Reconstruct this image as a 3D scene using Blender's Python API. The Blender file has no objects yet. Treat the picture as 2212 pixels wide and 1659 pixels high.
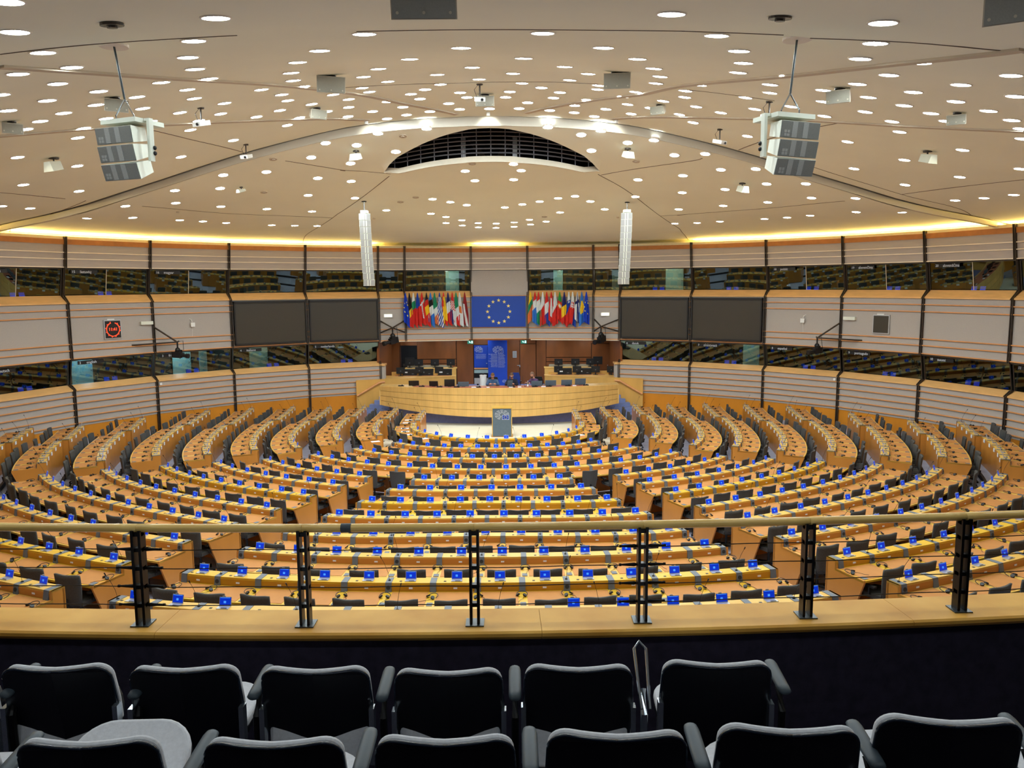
import bpy, random
from math import *
from mathutils import Matrix, Vector
random.seed(7)
C = bpy.context.scene.collection
S = bpy.context.scene
# ------------------------------------------------------------------ camera, world, exposure
EYE = 6.52                                            # eye height above the stage floor
cam = bpy.data.cameras.new('camera'); co = bpy.data.objects.new('camera', cam); C.objects.link(co)
cam.sensor_fit = 'HORIZONTAL'; cam.sensor_width = 36; cam.lens = 1725/2212*36; cam.clip_start = .05; cam.clip_end = 200
_p, _y, _r = radians(7.121), radians(.081), radians(-.376)
fw = Vector((sin(_y)*cos(_p), cos(_y)*cos(_p), -sin(_p))); rt = Vector((cos(_y), -sin(_y), 0)); up = rt.cross(fw)
rt2 = cos(_r)*rt + sin(_r)*up; up2 = -sin(_r)*rt + cos(_r)*up
co.matrix_world = Matrix(((rt2.x, up2.x, -fw.x, .55), (rt2.y, up2.y, -fw.y, 0), (rt2.z, up2.z, -fw.z, EYE), (0, 0, 0, 1)))
S.camera = co
w = bpy.data.worlds.new('world'); S.world = w; w.use_nodes = True
w.node_tree.nodes['Background'].inputs[0].default_value = (.62, .58, .52, 1); w.node_tree.nodes['Background'].inputs[1].default_value = .05
S.view_settings.view_transform = 'Standard'; S.view_settings.look = 'None'; S.view_settings.gamma = 1
S.view_settings.use_curve_mapping = False; S.view_settings.exposure = 0.3
S.cycles.max_bounces = 8; S.cycles.diffuse_bounces = 5; S.cycles.glossy_bounces = 3; S.cycles.transparent_max_bounces = 8
S.cycles.sample_clamp_indirect = 4; S.cycles.use_denoising = True; S.cycles.use_adaptive_sampling = True; S.cycles.adaptive_threshold = .04
LAMP = 76.0        # radiance of the round ceiling downlights in the dome
LAMPF = 160.0      # ... and in the front ceiling
COVE = 95.0         # radiance of the cove tubes above the wall
# ------------------------------------------------------------------ materials
def mat(name, col, rough=.6, metal=0, var=0, scale=8, emit=0, spec=.4, bump=0, stretch=None, col2=None, coords='Object'):
    m = bpy.data.materials.new(name); m.use_nodes = True; nt = m.node_tree; b = nt.nodes['Principled BSDF']
    c = [((v/255+.055)/1.055)**2.4 if v > 10 else v/255/12.92 for v in col]
    b.inputs['Roughness'].default_value = rough; b.inputs['Metallic'].default_value = metal
    b.inputs['Specular IOR Level'].default_value = spec; b.inputs['Base Color'].default_value = (*c, 1)
    if var or col2:
        tc = nt.nodes.new('ShaderNodeTexCoord'); mp = nt.nodes.new('ShaderNodeMapping'); nz = nt.nodes.new('ShaderNodeTexNoise')
        if stretch: mp.inputs['Scale'].default_value = stretch
        nz.inputs['Scale'].default_value = scale; nz.inputs['Detail'].default_value = 3
        nt.links.new(tc.outputs[coords], mp.inputs[0]); nt.links.new(mp.outputs[0], nz.inputs['Vector'])
        cr = nt.nodes.new('ShaderNodeValToRGB'); nt.links.new(nz.outputs[0], cr.inputs[0])
        d = [((v/255+.055)/1.055)**2.4 for v in col2] if col2 else [v*(1-var) for v in c]
        cr.color_ramp.elements[0].color = (*d, 1); cr.color_ramp.elements[1].color = (*(c if col2 else [min(1, v*(1+var)) for v in c]), 1)
        cr.color_ramp.elements[0].position = .3; cr.color_ramp.elements[1].position = .7
        nt.links.new(cr.outputs[0], b.inputs['Base Color'])
        if bump:
            bp = nt.nodes.new('ShaderNodeBump'); bp.inputs['Strength'].default_value = bump; bp.inputs['Distance'].default_value = .01
            nt.links.new(nz.outputs[0], bp.inputs['Height']); nt.links.new(bp.outputs[0], b.inputs['Normal'])
    if emit:
        b.inputs['Emission Color'].default_value = (*c, 1); b.inputs['Emission Strength'].default_value = emit
    return m
def seamed(name, col, gap, axis=0, dark=.8):          # veneer with fine upright joints every `gap` metres
    m = mat(name, col, .4, var=.1, scale=3, stretch=(1, 1, .3)); nt = m.node_tree; b = nt.nodes['Principled BSDF']
    src = b.inputs['Base Color'].links[0].from_socket
    tc = nt.nodes.new('ShaderNodeTexCoord'); sp = nt.nodes.new('ShaderNodeSeparateXYZ'); nt.links.new(tc.outputs['Object'], sp.inputs[0])
    a = nt.nodes.new('ShaderNodeMath'); a.operation = 'DIVIDE'; a.inputs[1].default_value = gap; nt.links.new(sp.outputs[axis], a.inputs[0])
    f = nt.nodes.new('ShaderNodeMath'); f.operation = 'FRACT'; nt.links.new(a.outputs[0], f.inputs[0])
    l = nt.nodes.new('ShaderNodeMath'); l.operation = 'LESS_THAN'; l.inputs[1].default_value = .07; nt.links.new(f.outputs[0], l.inputs[0])
    mx = nt.nodes.new('ShaderNodeMix'); mx.data_type = 'RGBA'; mx.blend_type = 'MULTIPLY'
    nt.links.new(l.outputs[0], mx.inputs[0]); nt.links.new(src, mx.inputs[6]); mx.inputs[7].default_value = (dark+.1, dark, dark-.1, 1)
    nt.links.new(mx.outputs[2], b.inputs['Base Color']); return m
ceil_m = mat('ceiling_paint', (243, 242, 224), .9, spec=.1, var=.03, scale=.35)
beam_m = mat('beam_paint', (206, 200, 186), .6, var=.03, scale=.6)
rib_m = mat('rib_paint', (196, 182, 162), .8, var=.04, scale=.6)
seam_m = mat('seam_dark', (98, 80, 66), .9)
lamp_m = mat('lamp_lens', (234, 248, 252), .5, emit=LAMP)
lampf_m = mat('lamp_lens_front', (236, 248, 252), .5, emit=LAMPF)
lampw_m = mat('lamp_lens_warm', (255, 236, 222), .5, emit=LAMPF*.6)
rim_m = mat('lamp_rim', (235, 225, 215), .5, var=.03)
cove_m = mat('cove_tube', (255, 218, 122), .5, emit=COVE)
covebox_m = mat('cove_board', (246, 236, 200), .7, var=.03)
panel_m = mat('acoustic_fabric', (174, 167, 160), .9, var=.06, scale=60, bump=.2)
panelu_m = mat('brushed_panel', (192, 182, 174), .34, var=.04, scale=2, stretch=(1, 1, 8), metal=.15)
rail_m = mat('wood_rail', (214, 150, 92), .45, var=.08, scale=4)
raill_m = mat('metal_rail', (238, 222, 196), .4, var=.05, scale=3, metal=.2)
cap_m = mat('cap_wood', (190, 126, 66), .4, var=.1, scale=4)
ledge_m = mat('ledge_wood', (226, 176, 112), .35, var=.08, scale=2, stretch=(1, 1, 6))
plinth_m = mat('cherry_veneer', (206, 132, 40), .35, var=.12, scale=1.2, stretch=(1, 1, .4))
mull_m = mat('bronze_metal', (66, 57, 50), .45, metal=.4, var=.05)
black_m = mat('black_plastic', (18, 18, 20), .5, var=.1)
screen_m = mat('unlit_screen', (58, 54, 48), .35, var=.03, scale=200)
bezel_m = mat('screen_bezel', (24, 21, 22), .5, var=.05)
booth_m = mat('booth_brown', (62, 50, 42), .9, var=.15, scale=.6)
boothl_m = mat('booth_door_paint', (150, 170, 165), .7, var=.05)
boothd_m = mat('booth_steel', (66, 76, 80), .6, var=.1)
niche_m = mat('dark_cherry', (124, 70, 30), .45, var=.16, scale=2.5, stretch=(1, 1, .3))
nichej_m = mat('dark_cherry_joint', (64, 34, 18), .7)
carpet_m = mat('grey_blue_carpet', (158, 160, 178), .95, var=.08, scale=3, bump=.1)
navy_m = mat('navy_carpet', (126, 132, 184), .9, var=.08, scale=6)
step_m = mat('blue_step_carpet', (130, 146, 196), .9, var=.08, scale=6)
cream_m = mat('cream_carpet', (232, 226, 204), .9, var=.05, scale=1.5)
nose_m = mat('step_nosing', (26, 26, 34), .6)
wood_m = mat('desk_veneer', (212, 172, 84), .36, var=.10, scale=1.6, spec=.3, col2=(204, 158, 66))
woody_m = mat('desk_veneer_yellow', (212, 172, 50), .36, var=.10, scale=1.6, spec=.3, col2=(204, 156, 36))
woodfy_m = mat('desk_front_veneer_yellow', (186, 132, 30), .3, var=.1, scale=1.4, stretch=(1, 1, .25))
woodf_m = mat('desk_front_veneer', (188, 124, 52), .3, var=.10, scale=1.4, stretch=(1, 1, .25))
leather_m = mat('tan_leather', (180, 122, 64), .65, spec=.25, var=.06, scale=3)
cons_m = mat('console_grey', (98, 104, 112), .55, var=.05)
consd_m = mat('console_dark', (42, 44, 48), .6)
chair_m = mat('chair_fabric', (62, 60, 56), .75, var=.12, scale=40, bump=.1)
chairf_m = mat('chair_fabric_far', (66, 66, 66), .7, var=.1, scale=40)
silver_m = mat('silver_case', (186, 188, 192), .35, metal=.5)
blue_m = mat('screen_blue', (4, 50, 200), .3, emit=.42)
bluel_m = mat('screen_logo', (70, 150, 250), .3, emit=.6)
white_m = mat('white_plastic', (232, 232, 228), .5, var=.03)
plate_m = mat('number_card', (226, 232, 240), .5)
podw_m = seamed('podium_veneer', (218, 176, 104), .19)
podtop_m = mat('podium_leather', (176, 104, 76), .5, var=.06)
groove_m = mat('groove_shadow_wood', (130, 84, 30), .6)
eublue_m = mat('eu_blue', (12, 62, 160), .5, var=.03, scale=2)
star_m = mat('star_yellow', (238, 216, 120), .5)
banner_m = mat('banner_blue', (14, 62, 168), .5, var=.08, scale=1)
grey_m = mat('lectern_grey', (82, 98, 112), .45, var=.04)
par_m = mat('parapet_cloth', (44, 38, 56), .95, var=.25, scale=14, bump=.3)
rail2_m = mat('handrail_maple', (255, 208, 122), .26, var=.08, scale=3, spec=.6)
sill_m = mat('parapet_maple', (236, 182, 88), .55, var=.14, scale=2.2, spec=.2, col2=(210, 150, 60))
iron_m = mat('black_iron', (22, 20, 20), .35, metal=.5)
steel_m = mat('steel_plate', (70, 78, 82), .35, metal=.6)
shell_m = mat('seat_shell_black', (14, 14, 20), .38, spec=.5)
rimb_m = mat('seat_shell_edge', (30, 38, 52), .2, spec=.7)
uph_m = mat('grey_upholstery', (208, 209, 214), .85, var=.06, scale=60, bump=.1)
arm_m = mat('armrest_rubber', (66, 76, 84), .5, var=.05)
chrome_m = mat('chrome', (180, 190, 200), .15, metal=.9)
gfloor_m = mat('gallery_carpet', (40, 34, 50), .95, var=.2, scale=20)
spk_m = mat('speaker_mesh_grey', (124, 124, 120), .6, var=.06, scale=90)
spkl_m = mat('speaker_mesh_light', (160, 160, 156), .6, var=.06, scale=90)
spkw_m = mat('speaker_case', (222, 226, 212), .5, var=.03)
spkb_m = mat('speaker_beige', (196, 186, 168), .6, var=.03)
spkd_m = mat('speaker_front', (150, 146, 132), .7, var=.05, scale=80)
spkt_m = mat('big_speaker_front', (150, 150, 144), .7, var=.05, scale=80)
grille_m = mat('louvre_dark', (140, 138, 146), .5, metal=.3)
void_m = mat('void_black', (12, 12, 16), .9)
led_m = mat('led_red', (255, 60, 30), .4, emit=2.5)
sign_m = mat('exit_green', (20, 110, 90), .5, emit=.5)
signw_m = mat('exit_white', (190, 240, 235), .5, emit=1.2)
emer_m = mat('emergency_lens', (240, 240, 215), .5, emit=1.4)
txt_m = mat('lettering_white', (214, 220, 230), .5)
lip_m = mat('shell_lip', (226, 218, 200), .5, var=.03)
def glassmat():
    m = bpy.data.materials.new('booth_glass'); m.use_nodes = True; nt = m.node_tree; nt.nodes.remove(nt.nodes['Principled BSDF'])
    o = nt.nodes['Material Output']; t = nt.nodes.new('ShaderNodeBsdfTransparent'); t.inputs[0].default_value = (.42, .52, .5, 1)
    g = nt.nodes.new('ShaderNodeBsdfGlossy'); g.inputs[0].default_value = (.66, .86, .84, 1); g.inputs['Roughness'].default_value = .01
    x = nt.nodes.new('ShaderNodeMixShader'); x.inputs[0].default_value = .16
    nt.links.new(t.outputs[0], x.inputs[1]); nt.links.new(g.outputs[0], x.inputs[2]); nt.links.new(x.outputs[0], o.inputs[0]); return m
glass_m = glassmat()
# ------------------------------------------------------------------ mesh helpers
class MB:
    def __init__(s): s.v = []; s.f = []; s.m = []
    def add(s, vs, fs, mi=0):
        n = len(s.v); s.v += [tuple(v) for v in vs]
        for f in fs: s.f.append(tuple(i+n for i in f)); s.m.append(mi)
        return s
    def box(s, a, b, mi=0, M=None):
        x0, y0, z0 = a; x1, y1, z1 = b
        vs = [Vector(p) for p in ((x0,y0,z0),(x1,y0,z0),(x1,y1,z0),(x0,y1,z0),(x0,y0,z1),(x1,y0,z1),(x1,y1,z1),(x0,y1,z1))]
        if M: vs = [M @ v for v in vs]
        return s.add(vs, [(0,3,2,1),(4,5,6,7),(0,1,5,4),(1,2,6,5),(2,3,7,6),(3,0,4,7)], mi)
    def prism(s, poly, z0, z1, mi=0, M=None):
        n = len(poly); vs = [Vector((x, y, z0)) for x, y in poly]+[Vector((x, y, z1)) for x, y in poly]
        if M: vs = [M @ v for v in vs]
        return s.add(vs, [tuple(range(n-1, -1, -1)), tuple(range(n, 2*n))]+[(i, (i+1) % n, n+(i+1) % n, n+i) for i in range(n)], mi)
    def cyl(s, c, r, h, n=12, mi=0, M=None, r2=None):
        r2 = r if r2 is None else r2
        vs = [Vector((c[0]+r*cos(2*pi*i/n), c[1]+r*sin(2*pi*i/n), c[2])) for i in range(n)]+[Vector((c[0]+r2*cos(2*pi*i/n), c[1]+r2*sin(2*pi*i/n), c[2]+h)) for i in range(n)]
        if M: vs = [M @ v for v in vs]
        return s.add(vs, [tuple(range(n-1, -1, -1)), tuple(range(n, 2*n))]+[(i, (i+1) % n, n+(i+1) % n, n+i) for i in range(n)], mi)
    def tube(s, pts, r, n=6, mi=0):
        pts = [Vector(p) for p in pts]; vs = []; fs = []
        for k, p in enumerate(pts):
            t = (pts[min(k+1, len(pts)-1)]-pts[max(k-1, 0)]).normalized()
            a = t.cross(Vector((0, 0, 1))) if abs(t.z) < .95 else t.cross(Vector((1, 0, 0)))
            a.normalize(); b = t.cross(a); rr = r[k] if isinstance(r, (list, tuple)) else r
            vs += [p+rr*(cos(2*pi*i/n)*a+sin(2*pi*i/n)*b) for i in range(n)]
        for k in range(len(pts)-1):
            fs += [(k*n+i, (k+1)*n+i, (k+1)*n+(i+1) % n, k*n+(i+1) % n) for i in range(n)]
        fs += [tuple(range(n)), tuple(range((len(pts)-1)*n+n-1, (len(pts)-1)*n-1, -1))]
        return s.add(vs, fs, mi)
    def ball(s, c, r, n=8, m=6, mi=0, sc=(1, 1, 1)):
        vs = []; fs = []
        for j in range(m+1):
            for i in range(n):
                t = pi*j/m; a = 2*pi*i/n
                vs.append((c[0]+sc[0]*r*sin(t)*cos(a), c[1]+sc[1]*r*sin(t)*sin(a), c[2]+sc[2]*r*cos(t)))
        for j in range(m):
            for i in range(n): fs.append((j*n+i, (j+1)*n+i, (j+1)*n+(i+1) % n, j*n+(i+1) % n))
        return s.add(vs, fs, mi)
    def sweep(s, secs, mi=0, cap=True):                # secs: list of closed sections (same point count)
        n = len(secs[0]); vs = [p for sec in secs for p in sec]; fs = []
        for k in range(len(secs)-1):
            fs += [(k*n+i, k*n+(i+1) % n, (k+1)*n+(i+1) % n, (k+1)*n+i) for i in range(n)]
        if cap: fs += [tuple(range(n-1, -1, -1)), tuple(range((len(secs)-1)*n, len(secs)*n))]
        return s.add(vs, fs, mi)
    def mesh(s, name, mats, org=(0, 0, 0), smooth=False):
        me = bpy.data.meshes.new(name); ox, oy, oz = org
        me.from_pydata([(x-ox, y-oy, z-oz) for x, y, z in s.v], [], s.f)
        for m in mats: me.materials.append(m)
        if len(mats) > 1: me.polygons.foreach_set('material_index', s.m)
        if smooth: me.polygons.foreach_set('use_smooth', [True]*len(s.f))
        me.update(); return me
    def obj(s, name, mats, parent=None, org=(0, 0, 0), smooth=False, link=True):
        if not isinstance(mats, (list, tuple)): mats = [mats]
        if parent is not None and org == (0, 0, 0): org = tuple(parent.location)
        o = bpy.data.objects.new(name, s.mesh(name, mats, org, smooth))
        if parent is not None: o.parent = parent
        else: o.location = org
        if link: C.objects.link(o)
        return o
def tag(o, label=None, cat=None, group=None, kind=None):
    for k, v in (('label', label), ('category', cat), ('group', group), ('kind', kind)):
        if v: o[k] = v
    return o
def thing(name, label, cat, loc=(0, 0, 0), group=None, link=True):
    o = bpy.data.objects.new(name, None); o.empty_display_size = .1; o.location = loc
    if link: C.objects.link(o)
    return tag(o, label, cat, group)
def struct(name, loc=(0, 0, 0)):
    o = bpy.data.objects.new(name, None); o.empty_display_size = .1; o.location = loc; C.objects.link(o); o['kind'] = 'structure'; return o
def st(o): o['kind'] = 'structure'; return o
KIDS = {}
def kids(o):
    return KIDS.setdefault(o.name, [c for c in bpy.data.objects if c.parent == o])
def place(proto, M, label, group=None):                # a copy of a thing with copies of its parts
    r = proto.copy(); C.objects.link(r); r.matrix_world = M; r['label'] = label
    if group: r['group'] = group
    for c in kids(proto):
        d = c.copy(); C.objects.link(d); d.parent = r
        for g in kids(c): e = g.copy(); C.objects.link(e); e.parent = d
    return r
def share(name, me, parent, M, kind=None):
    o = bpy.data.objects.new(name, me); o.parent = parent; C.objects.link(o)
    o.matrix_local = Matrix.Translation(-Vector(parent.location)) @ M if parent.type == 'EMPTY' else M
    return o
def text(body, size, M, mtl, parent, name='lettering', align='CENTER', ext=.002):
    cu = bpy.data.curves.new(name, 'FONT'); cu.body = body; cu.size = size; cu.extrude = ext; cu.align_x = align; cu.align_y = 'CENTER'
    cu.resolution_u = 2; t_ = bpy.data.objects.new('t', cu); C.objects.link(t_); bpy.context.view_layer.update()
    me = bpy.data.meshes.new_from_object(t_.evaluated_get(bpy.context.evaluated_depsgraph_get())); bpy.data.objects.remove(t_); me.materials.clear(); me.materials.append(mtl)
    me.name = name; o = bpy.data.objects.new(name, me); o['kind'] = 'stuff'; C.objects.link(o); o.parent = parent
    o.matrix_local = Matrix.Translation(-Vector(parent.location)) @ M; return o
def frame(o, x, y):                                    # matrix with local x, y axes (z = x cross y) at o
    x = Vector(x).normalized(); y = Vector(y).normalized(); z = x.cross(y)
    return Matrix(((x.x, y.x, z.x, o[0]), (x.y, y.y, z.y, o[1]), (x.z, y.z, z.z, o[2]), (0, 0, 0, 1)))
def rotz(x, y, z, a): return Matrix.Translation((x, y, z)) @ Matrix.Rotation(a, 4, 'Z')
def ordn(n): return f"{n}{'th' if 10 <= n % 100 <= 20 else {1:'st',2:'nd',3:'rd'}.get(n % 10,'th')}"
def proj(x, y, z):
    v = Vector((x-.55, y, z-EYE)); d = v.dot(fw)
    return (1106+1725*v.dot(rt2)/d, 829.5-1725*v.dot(up2)/d) if d > .1 else (-9999, -9999)
LIGHTS=[(-3.65,7.04,8.9),(-4.31,8.24,9.02),(-2.26,8.05,9.08),(-4.74,9.48,9.17),(-3.0,9.42,9.27),(-5.07,10.71,9.33),(-3.58,10.73,9.45),(-1.92,10.9,9.57),(-5.81,10.78,9.27),(-3.94,11.91,9.61),(-2.55,12.23,9.78),(-5.92,11.91,9.42),(-4.22,13.25,9.81),(-4.9,13.02,9.7),(-3.04,13.72,10.01),(-3.34,14.99,10.2),(-3.43,16.06,10.35),(-5.91,13.06,9.58),(-5.01,14.34,9.9),(-4.16,15.78,10.23),(-4.08,16.89,10.39),(-3.25,17.92,10.62),(-6.84,13.26,9.49),(-5.86,14.28,9.77),(-5.35,15.53,10.02),(-5.23,16.81,10.21),(-4.21,17.82,10.48),(-3.94,18.83,10.62),(-6.64,14.41,9.67),(-6.38,15.65,9.87),(-7.71,13.64,9.42),(-7.38,14.72,9.6),(-6.2,16.95,10.06),(-5.75,18.05,10.26),(-4.7,18.93,10.51),(-3.89,20.14,10.73),(-5.33,19.23,10.43),(-4.61,20.34,10.63),(-7.28,16.05,9.77),(-8.03,15.11,9.54),(-6.96,17.31,9.96),(-6.35,18.36,10.18),(-8.59,15.59,9.49),(-8.0,16.58,9.69),(-6.96,12.24,9.35),(-8.58,17.43,9.66),(-6.88,19.21,10.14),(-5.09,20.96,10.57),(-10.32,18.16,9.38),(-10.15,20.31,9.5),(-8.2,21.88,9.95),(-6.63,21.42,10.29),(-12.03,21.17,9.16),(-11.69,23.23,9.23),(-14.13,23.57,8.86),(-13.85,24.48,8.88),(-4.54,22.8,10.44),(-5.15,23.61,10.18),(-7.8,23.89,9.74),(-6.64,24.23,9.87),(-5.4,25.39,9.83),(-9.49,24.51,9.38),(-8.32,25.04,9.5),(-6.14,27.1,9.5),(-11.38,25.31,9.01),(-10.08,25.96,9.16),(-9.12,27.29,9.17),(-7.93,28.45,9.19),(-6.61,29.49,9.19),(-13.31,26.68,8.76),(-12.14,27.38,8.83),(-11.21,28.99,8.87),(-10.67,29.74,8.88),(-10.09,30.49,8.88),(-8.79,31.89,8.89),(-8.02,32.36,8.9),(-7.22,32.76,8.91),(-1.09,9.51,9.36),(0.94,9.52,9.36),(2.11,8.02,9.08),(-0.08,11.06,9.64),(1.78,10.81,9.56),(-0.96,12.69,9.94),(0.78,12.65,9.93),(2.42,12.09,9.76),(-1.68,14.24,10.2),(-0.09,14.57,10.3),(1.5,14.14,10.19),(2.9,13.47,9.98),(-2.16,15.49,10.38),(-0.81,15.8,10.49),(0.63,15.75,10.49),(2.01,15.29,10.36),(3.24,14.75,10.17),(-1.88,16.67,10.58),(-0.06,17.02,10.7),(1.77,16.6,10.57),(3.37,15.9,10.33),(-0.92,17.8,10.79),(0.83,17.74,10.79),(2.42,17.26,10.62),(2.48,18.03,10.72),(-2.53,17.39,10.63),(-1.31,18.41,10.83),(1.27,18.32,10.83),(-2.51,18.17,10.73),(-1.7,19.01,10.87),(-0.57,19.03,10.9),(0.57,18.97,10.9),(1.71,18.85,10.85),(3.27,17.77,10.6),(-1.57,19.72,10.92),(-0.45,19.72,10.95),(0.47,19.73,10.95),(1.61,19.65,10.91),(3.13,18.73,10.72),(-3.11,18.91,10.74),(-2.36,19.81,10.88),(-0.94,20.46,10.97),(1.01,20.41,10.97),(2.41,19.71,10.87),(4.01,18.55,10.58),(2.18,20.53,10.92),(3.39,19.79,10.78),(-3.33,20.01,10.8),(-2.1,20.63,10.93),(-0.72,21.26,11.0),(0.05,21.21,11.0),(0.81,21.16,10.99),(1.6,21.31,10.97),(2.98,20.74,10.87),(3.95,19.88,10.71),(-2.9,20.88,10.88),(-1.5,21.41,10.98),(2.24,21.45,10.94),(-2.14,21.66,10.95),(-3.58,21.18,10.82),(2.8,21.8,10.91),(3.66,21.02,10.81),(4.7,20.1,10.6),(-2.7,21.98,10.92),(-1.69,22.38,10.73),(1.6,22.35,10.74),(-3.04,22.54,10.64),(2.54,22.75,10.61),(3.05,22.47,10.65),(-3.75,23.17,10.44),(-2.74,23.81,10.36),(4.55,22.74,10.45),(3.88,23.1,10.45),(2.93,23.79,10.35),(-4.18,24.43,10.13),(5.29,23.55,10.17),(0.67,24.57,10.1),(-0.81,25.19,9.99),(0.91,25.16,9.99),(-0.56,26.23,9.83),(0.68,26.11,9.84),(-4.49,26.03,9.81),(4.64,26.03,9.8),(-4.75,27.96,9.49),(4.87,28.0,9.48),(-2.16,28.64,9.51),(-1.57,29.09,9.45),(-1.01,29.58,9.39),(0.37,30.04,9.34),(1.01,29.56,9.4),(1.62,29.11,9.45),(2.25,28.61,9.51),(2.82,28.28,9.54),(3.42,28.96,9.43),(-4.01,30.11,9.27),(-2.45,30.97,9.21),(4.07,30.16,9.26),(6.68,29.5,9.18),(-1.94,31.72,9.15),(-2.05,33.09,9.02),(-1.37,32.5,9.08),(-1.43,33.85,8.97),(-0.75,33.23,9.02),(-0.79,34.4,8.93),(-0.01,33.43,9.01),(-0.04,34.64,8.92),(0.73,33.13,9.03),(0.73,34.33,8.94),(1.33,32.46,9.08),(1.41,33.67,8.98),(2.46,30.89,9.22),(2.02,32.94,9.04),(7.21,32.76,8.91),(4.16,8.06,9.0),(2.87,9.31,9.26),(4.6,9.21,9.14),(3.45,10.49,9.42),(5.66,10.32,9.22),(4.94,10.39,9.29),(3.85,11.69,9.59),(6.97,10.6,9.13),(4.12,12.92,9.77),(5.84,11.55,9.38),(6.94,11.71,9.28),(4.82,12.69,9.66),(4.11,15.47,10.19),(4.97,14.03,9.85),(5.9,12.72,9.54),(6.82,12.83,9.44),(4.08,16.56,10.34),(5.83,13.89,9.72),(5.34,15.19,9.98),(7.95,12.08,9.2),(4.28,17.56,10.44),(5.23,16.37,10.16),(6.62,13.97,9.62),(7.68,13.18,9.37),(4.77,18.63,10.47),(6.19,16.5,10.01),(6.35,15.25,9.83),(7.37,14.25,9.54),(5.81,17.67,10.21),(5.41,18.94,10.4),(7.27,15.57,9.71),(8.05,14.66,9.49),(8.46,13.61,9.31),(6.44,18.07,10.14),(7.03,16.95,9.91),(8.05,16.14,9.64),(8.6,15.16,9.45),(9.17,14.13,9.26),(9.73,14.75,9.23),(5.19,20.78,10.54),(8.65,17.07,9.61),(6.69,21.19,10.27),(8.51,19.33,9.8),(10.33,15.65,9.21),(10.38,17.79,9.35),(6.08,23.16,10.14),(10.22,20.05,9.48),(9.91,22.23,9.58),(12.21,18.66,9.06),(6.81,24.23,9.85),(7.68,23.69,9.79),(5.89,25.18,9.81),(12.02,20.81,9.16),(11.68,22.97,9.23),(9.35,24.25,9.43),(8.39,24.91,9.51),(7.44,26.09,9.49),(6.27,27.02,9.5),(10.09,25.75,9.17),(11.15,24.96,9.07),(9.15,27.13,9.18),(7.99,28.36,9.19),(14.27,22.17,8.85),(14.04,23.16,8.87),(13.72,24.07,8.9),(13.3,26.41,8.76),(12.1,27.1,8.84),(11.22,28.86,8.88),(10.7,29.73,8.88),(10.09,30.42,8.89),(8.74,31.66,8.9),(8.0,32.31,8.9)]
RIBS=[[(-5.62,10.1,9.19),(-4.64,12.53,9.65),(-3.28,16.78,10.47),(-2.21,19.78,10.89),(-0.85,21.85,11.0)],[(-9.21,15.8,9.41),(-7.92,16.78,9.72),(-6.44,18.62,10.18),(-4.72,20.43,10.61),(-3.18,21.92,10.88)],[(6.08,8.94,8.99),(5.37,10.8,9.32),(3.89,15.72,10.25),(3.16,18.62,10.71),(1.0,21.71,11.0)],[(9.9,14.94,9.22),(7.39,17.38,9.89),(5.93,19.18,10.32),(3.28,21.89,10.87)]]
SEAMS=[[(-5.16,9.37,9.12),(-4.12,9.22,9.17),(-3.01,9.23,9.24),(-2.45,9.24,9.27)],[(-7.39,18.13,9.95),(-7.28,20.44,10.12),(-6.91,22.91,10.23)],[(-12.93,21.62,9.02),(-12.43,23.84,9.08)],[(-17.63,29.5,8.51),(-16.01,27.51,8.68),(-12.22,24.59,9.11)],[(-5.89,23.6,10.09),(-4.53,24.94,10.0),(-4.53,24.94,10.0),(-3.17,25.61,9.96)],[(-11.06,25.75,9.04),(-9.23,28.69,9.05),(-6.22,31.02,9.07)],[(-3.19,25.73,9.95),(-5.57,29.8,9.22),(-6.18,30.96,9.08),(-8.25,35.28,8.75),(-9.29,38.51,8.54)],[(-1.14,9.3,9.32),(1.11,9.27,9.32),(2.47,9.11,9.25)],[(-2.86,17.0,10.54),(-0.49,17.69,10.79),(2.38,17.04,10.59)],[(3.34,25.76,9.94),(4.87,28.02,9.48),(7.4,33.54,8.86),(8.13,35.67,8.74),(9.04,38.5,8.55)],[(3.44,25.82,9.92),(5.69,23.98,10.04),(6.09,23.53,10.07)],[(6.29,31.05,9.07),(7.12,30.47,9.07),(7.01,30.57,9.07),(9.44,28.15,9.07),(11.08,25.58,9.05)],[(2.44,9.12,9.25),(3.53,9.05,9.18)],[(3.86,9.16,9.18),(4.94,9.03,9.09),(6.22,9.15,9.01)],[(6.98,23.02,10.22),(7.53,17.49,9.87)],[(9.11,23.07,9.74),(12.25,24.33,9.11),(14.74,25.61,8.78),(17.25,28.8,8.57)],[(12.25,24.33,9.11),(13.1,19.93,8.97)],[(4.03,16.44,10.33),(5.74,16.17,10.05)]]
BOXES=[((-0.2,7.48,9.03),145,0),((-2.64,14.82,10.24),63,1),((2.46,14.68,10.23),60,1),((4.66,7.04,8.85),125,2),((-6.09,13.96,9.69),50,3),((-0.01,19.39,10.93),42,0),((-3.98,19.49,10.67),38,3),((4.04,19.22,10.64),34,4),((-8.29,14.68,9.45),42,3),((5.9,13.38,9.63),52,4),((8.27,14.21,9.4),40,4)]
WHITES=[((-9.98,18.98,9.49),42),((-3.85,23.58,10.35),28),((3.94,23.51,10.35),28),((-7.75,25.28,9.56),14),((10.03,18.59,9.46),38),((7.74,25.22,9.57),28)]
STEMS=[((-5.75,16.9,10.14),18),((-6.56,22.2,10.31),16),((-0.08,17.89,10.81),18),((5.71,16.38,10.08),22),((5.93,21.02,10.41),16)]
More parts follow.
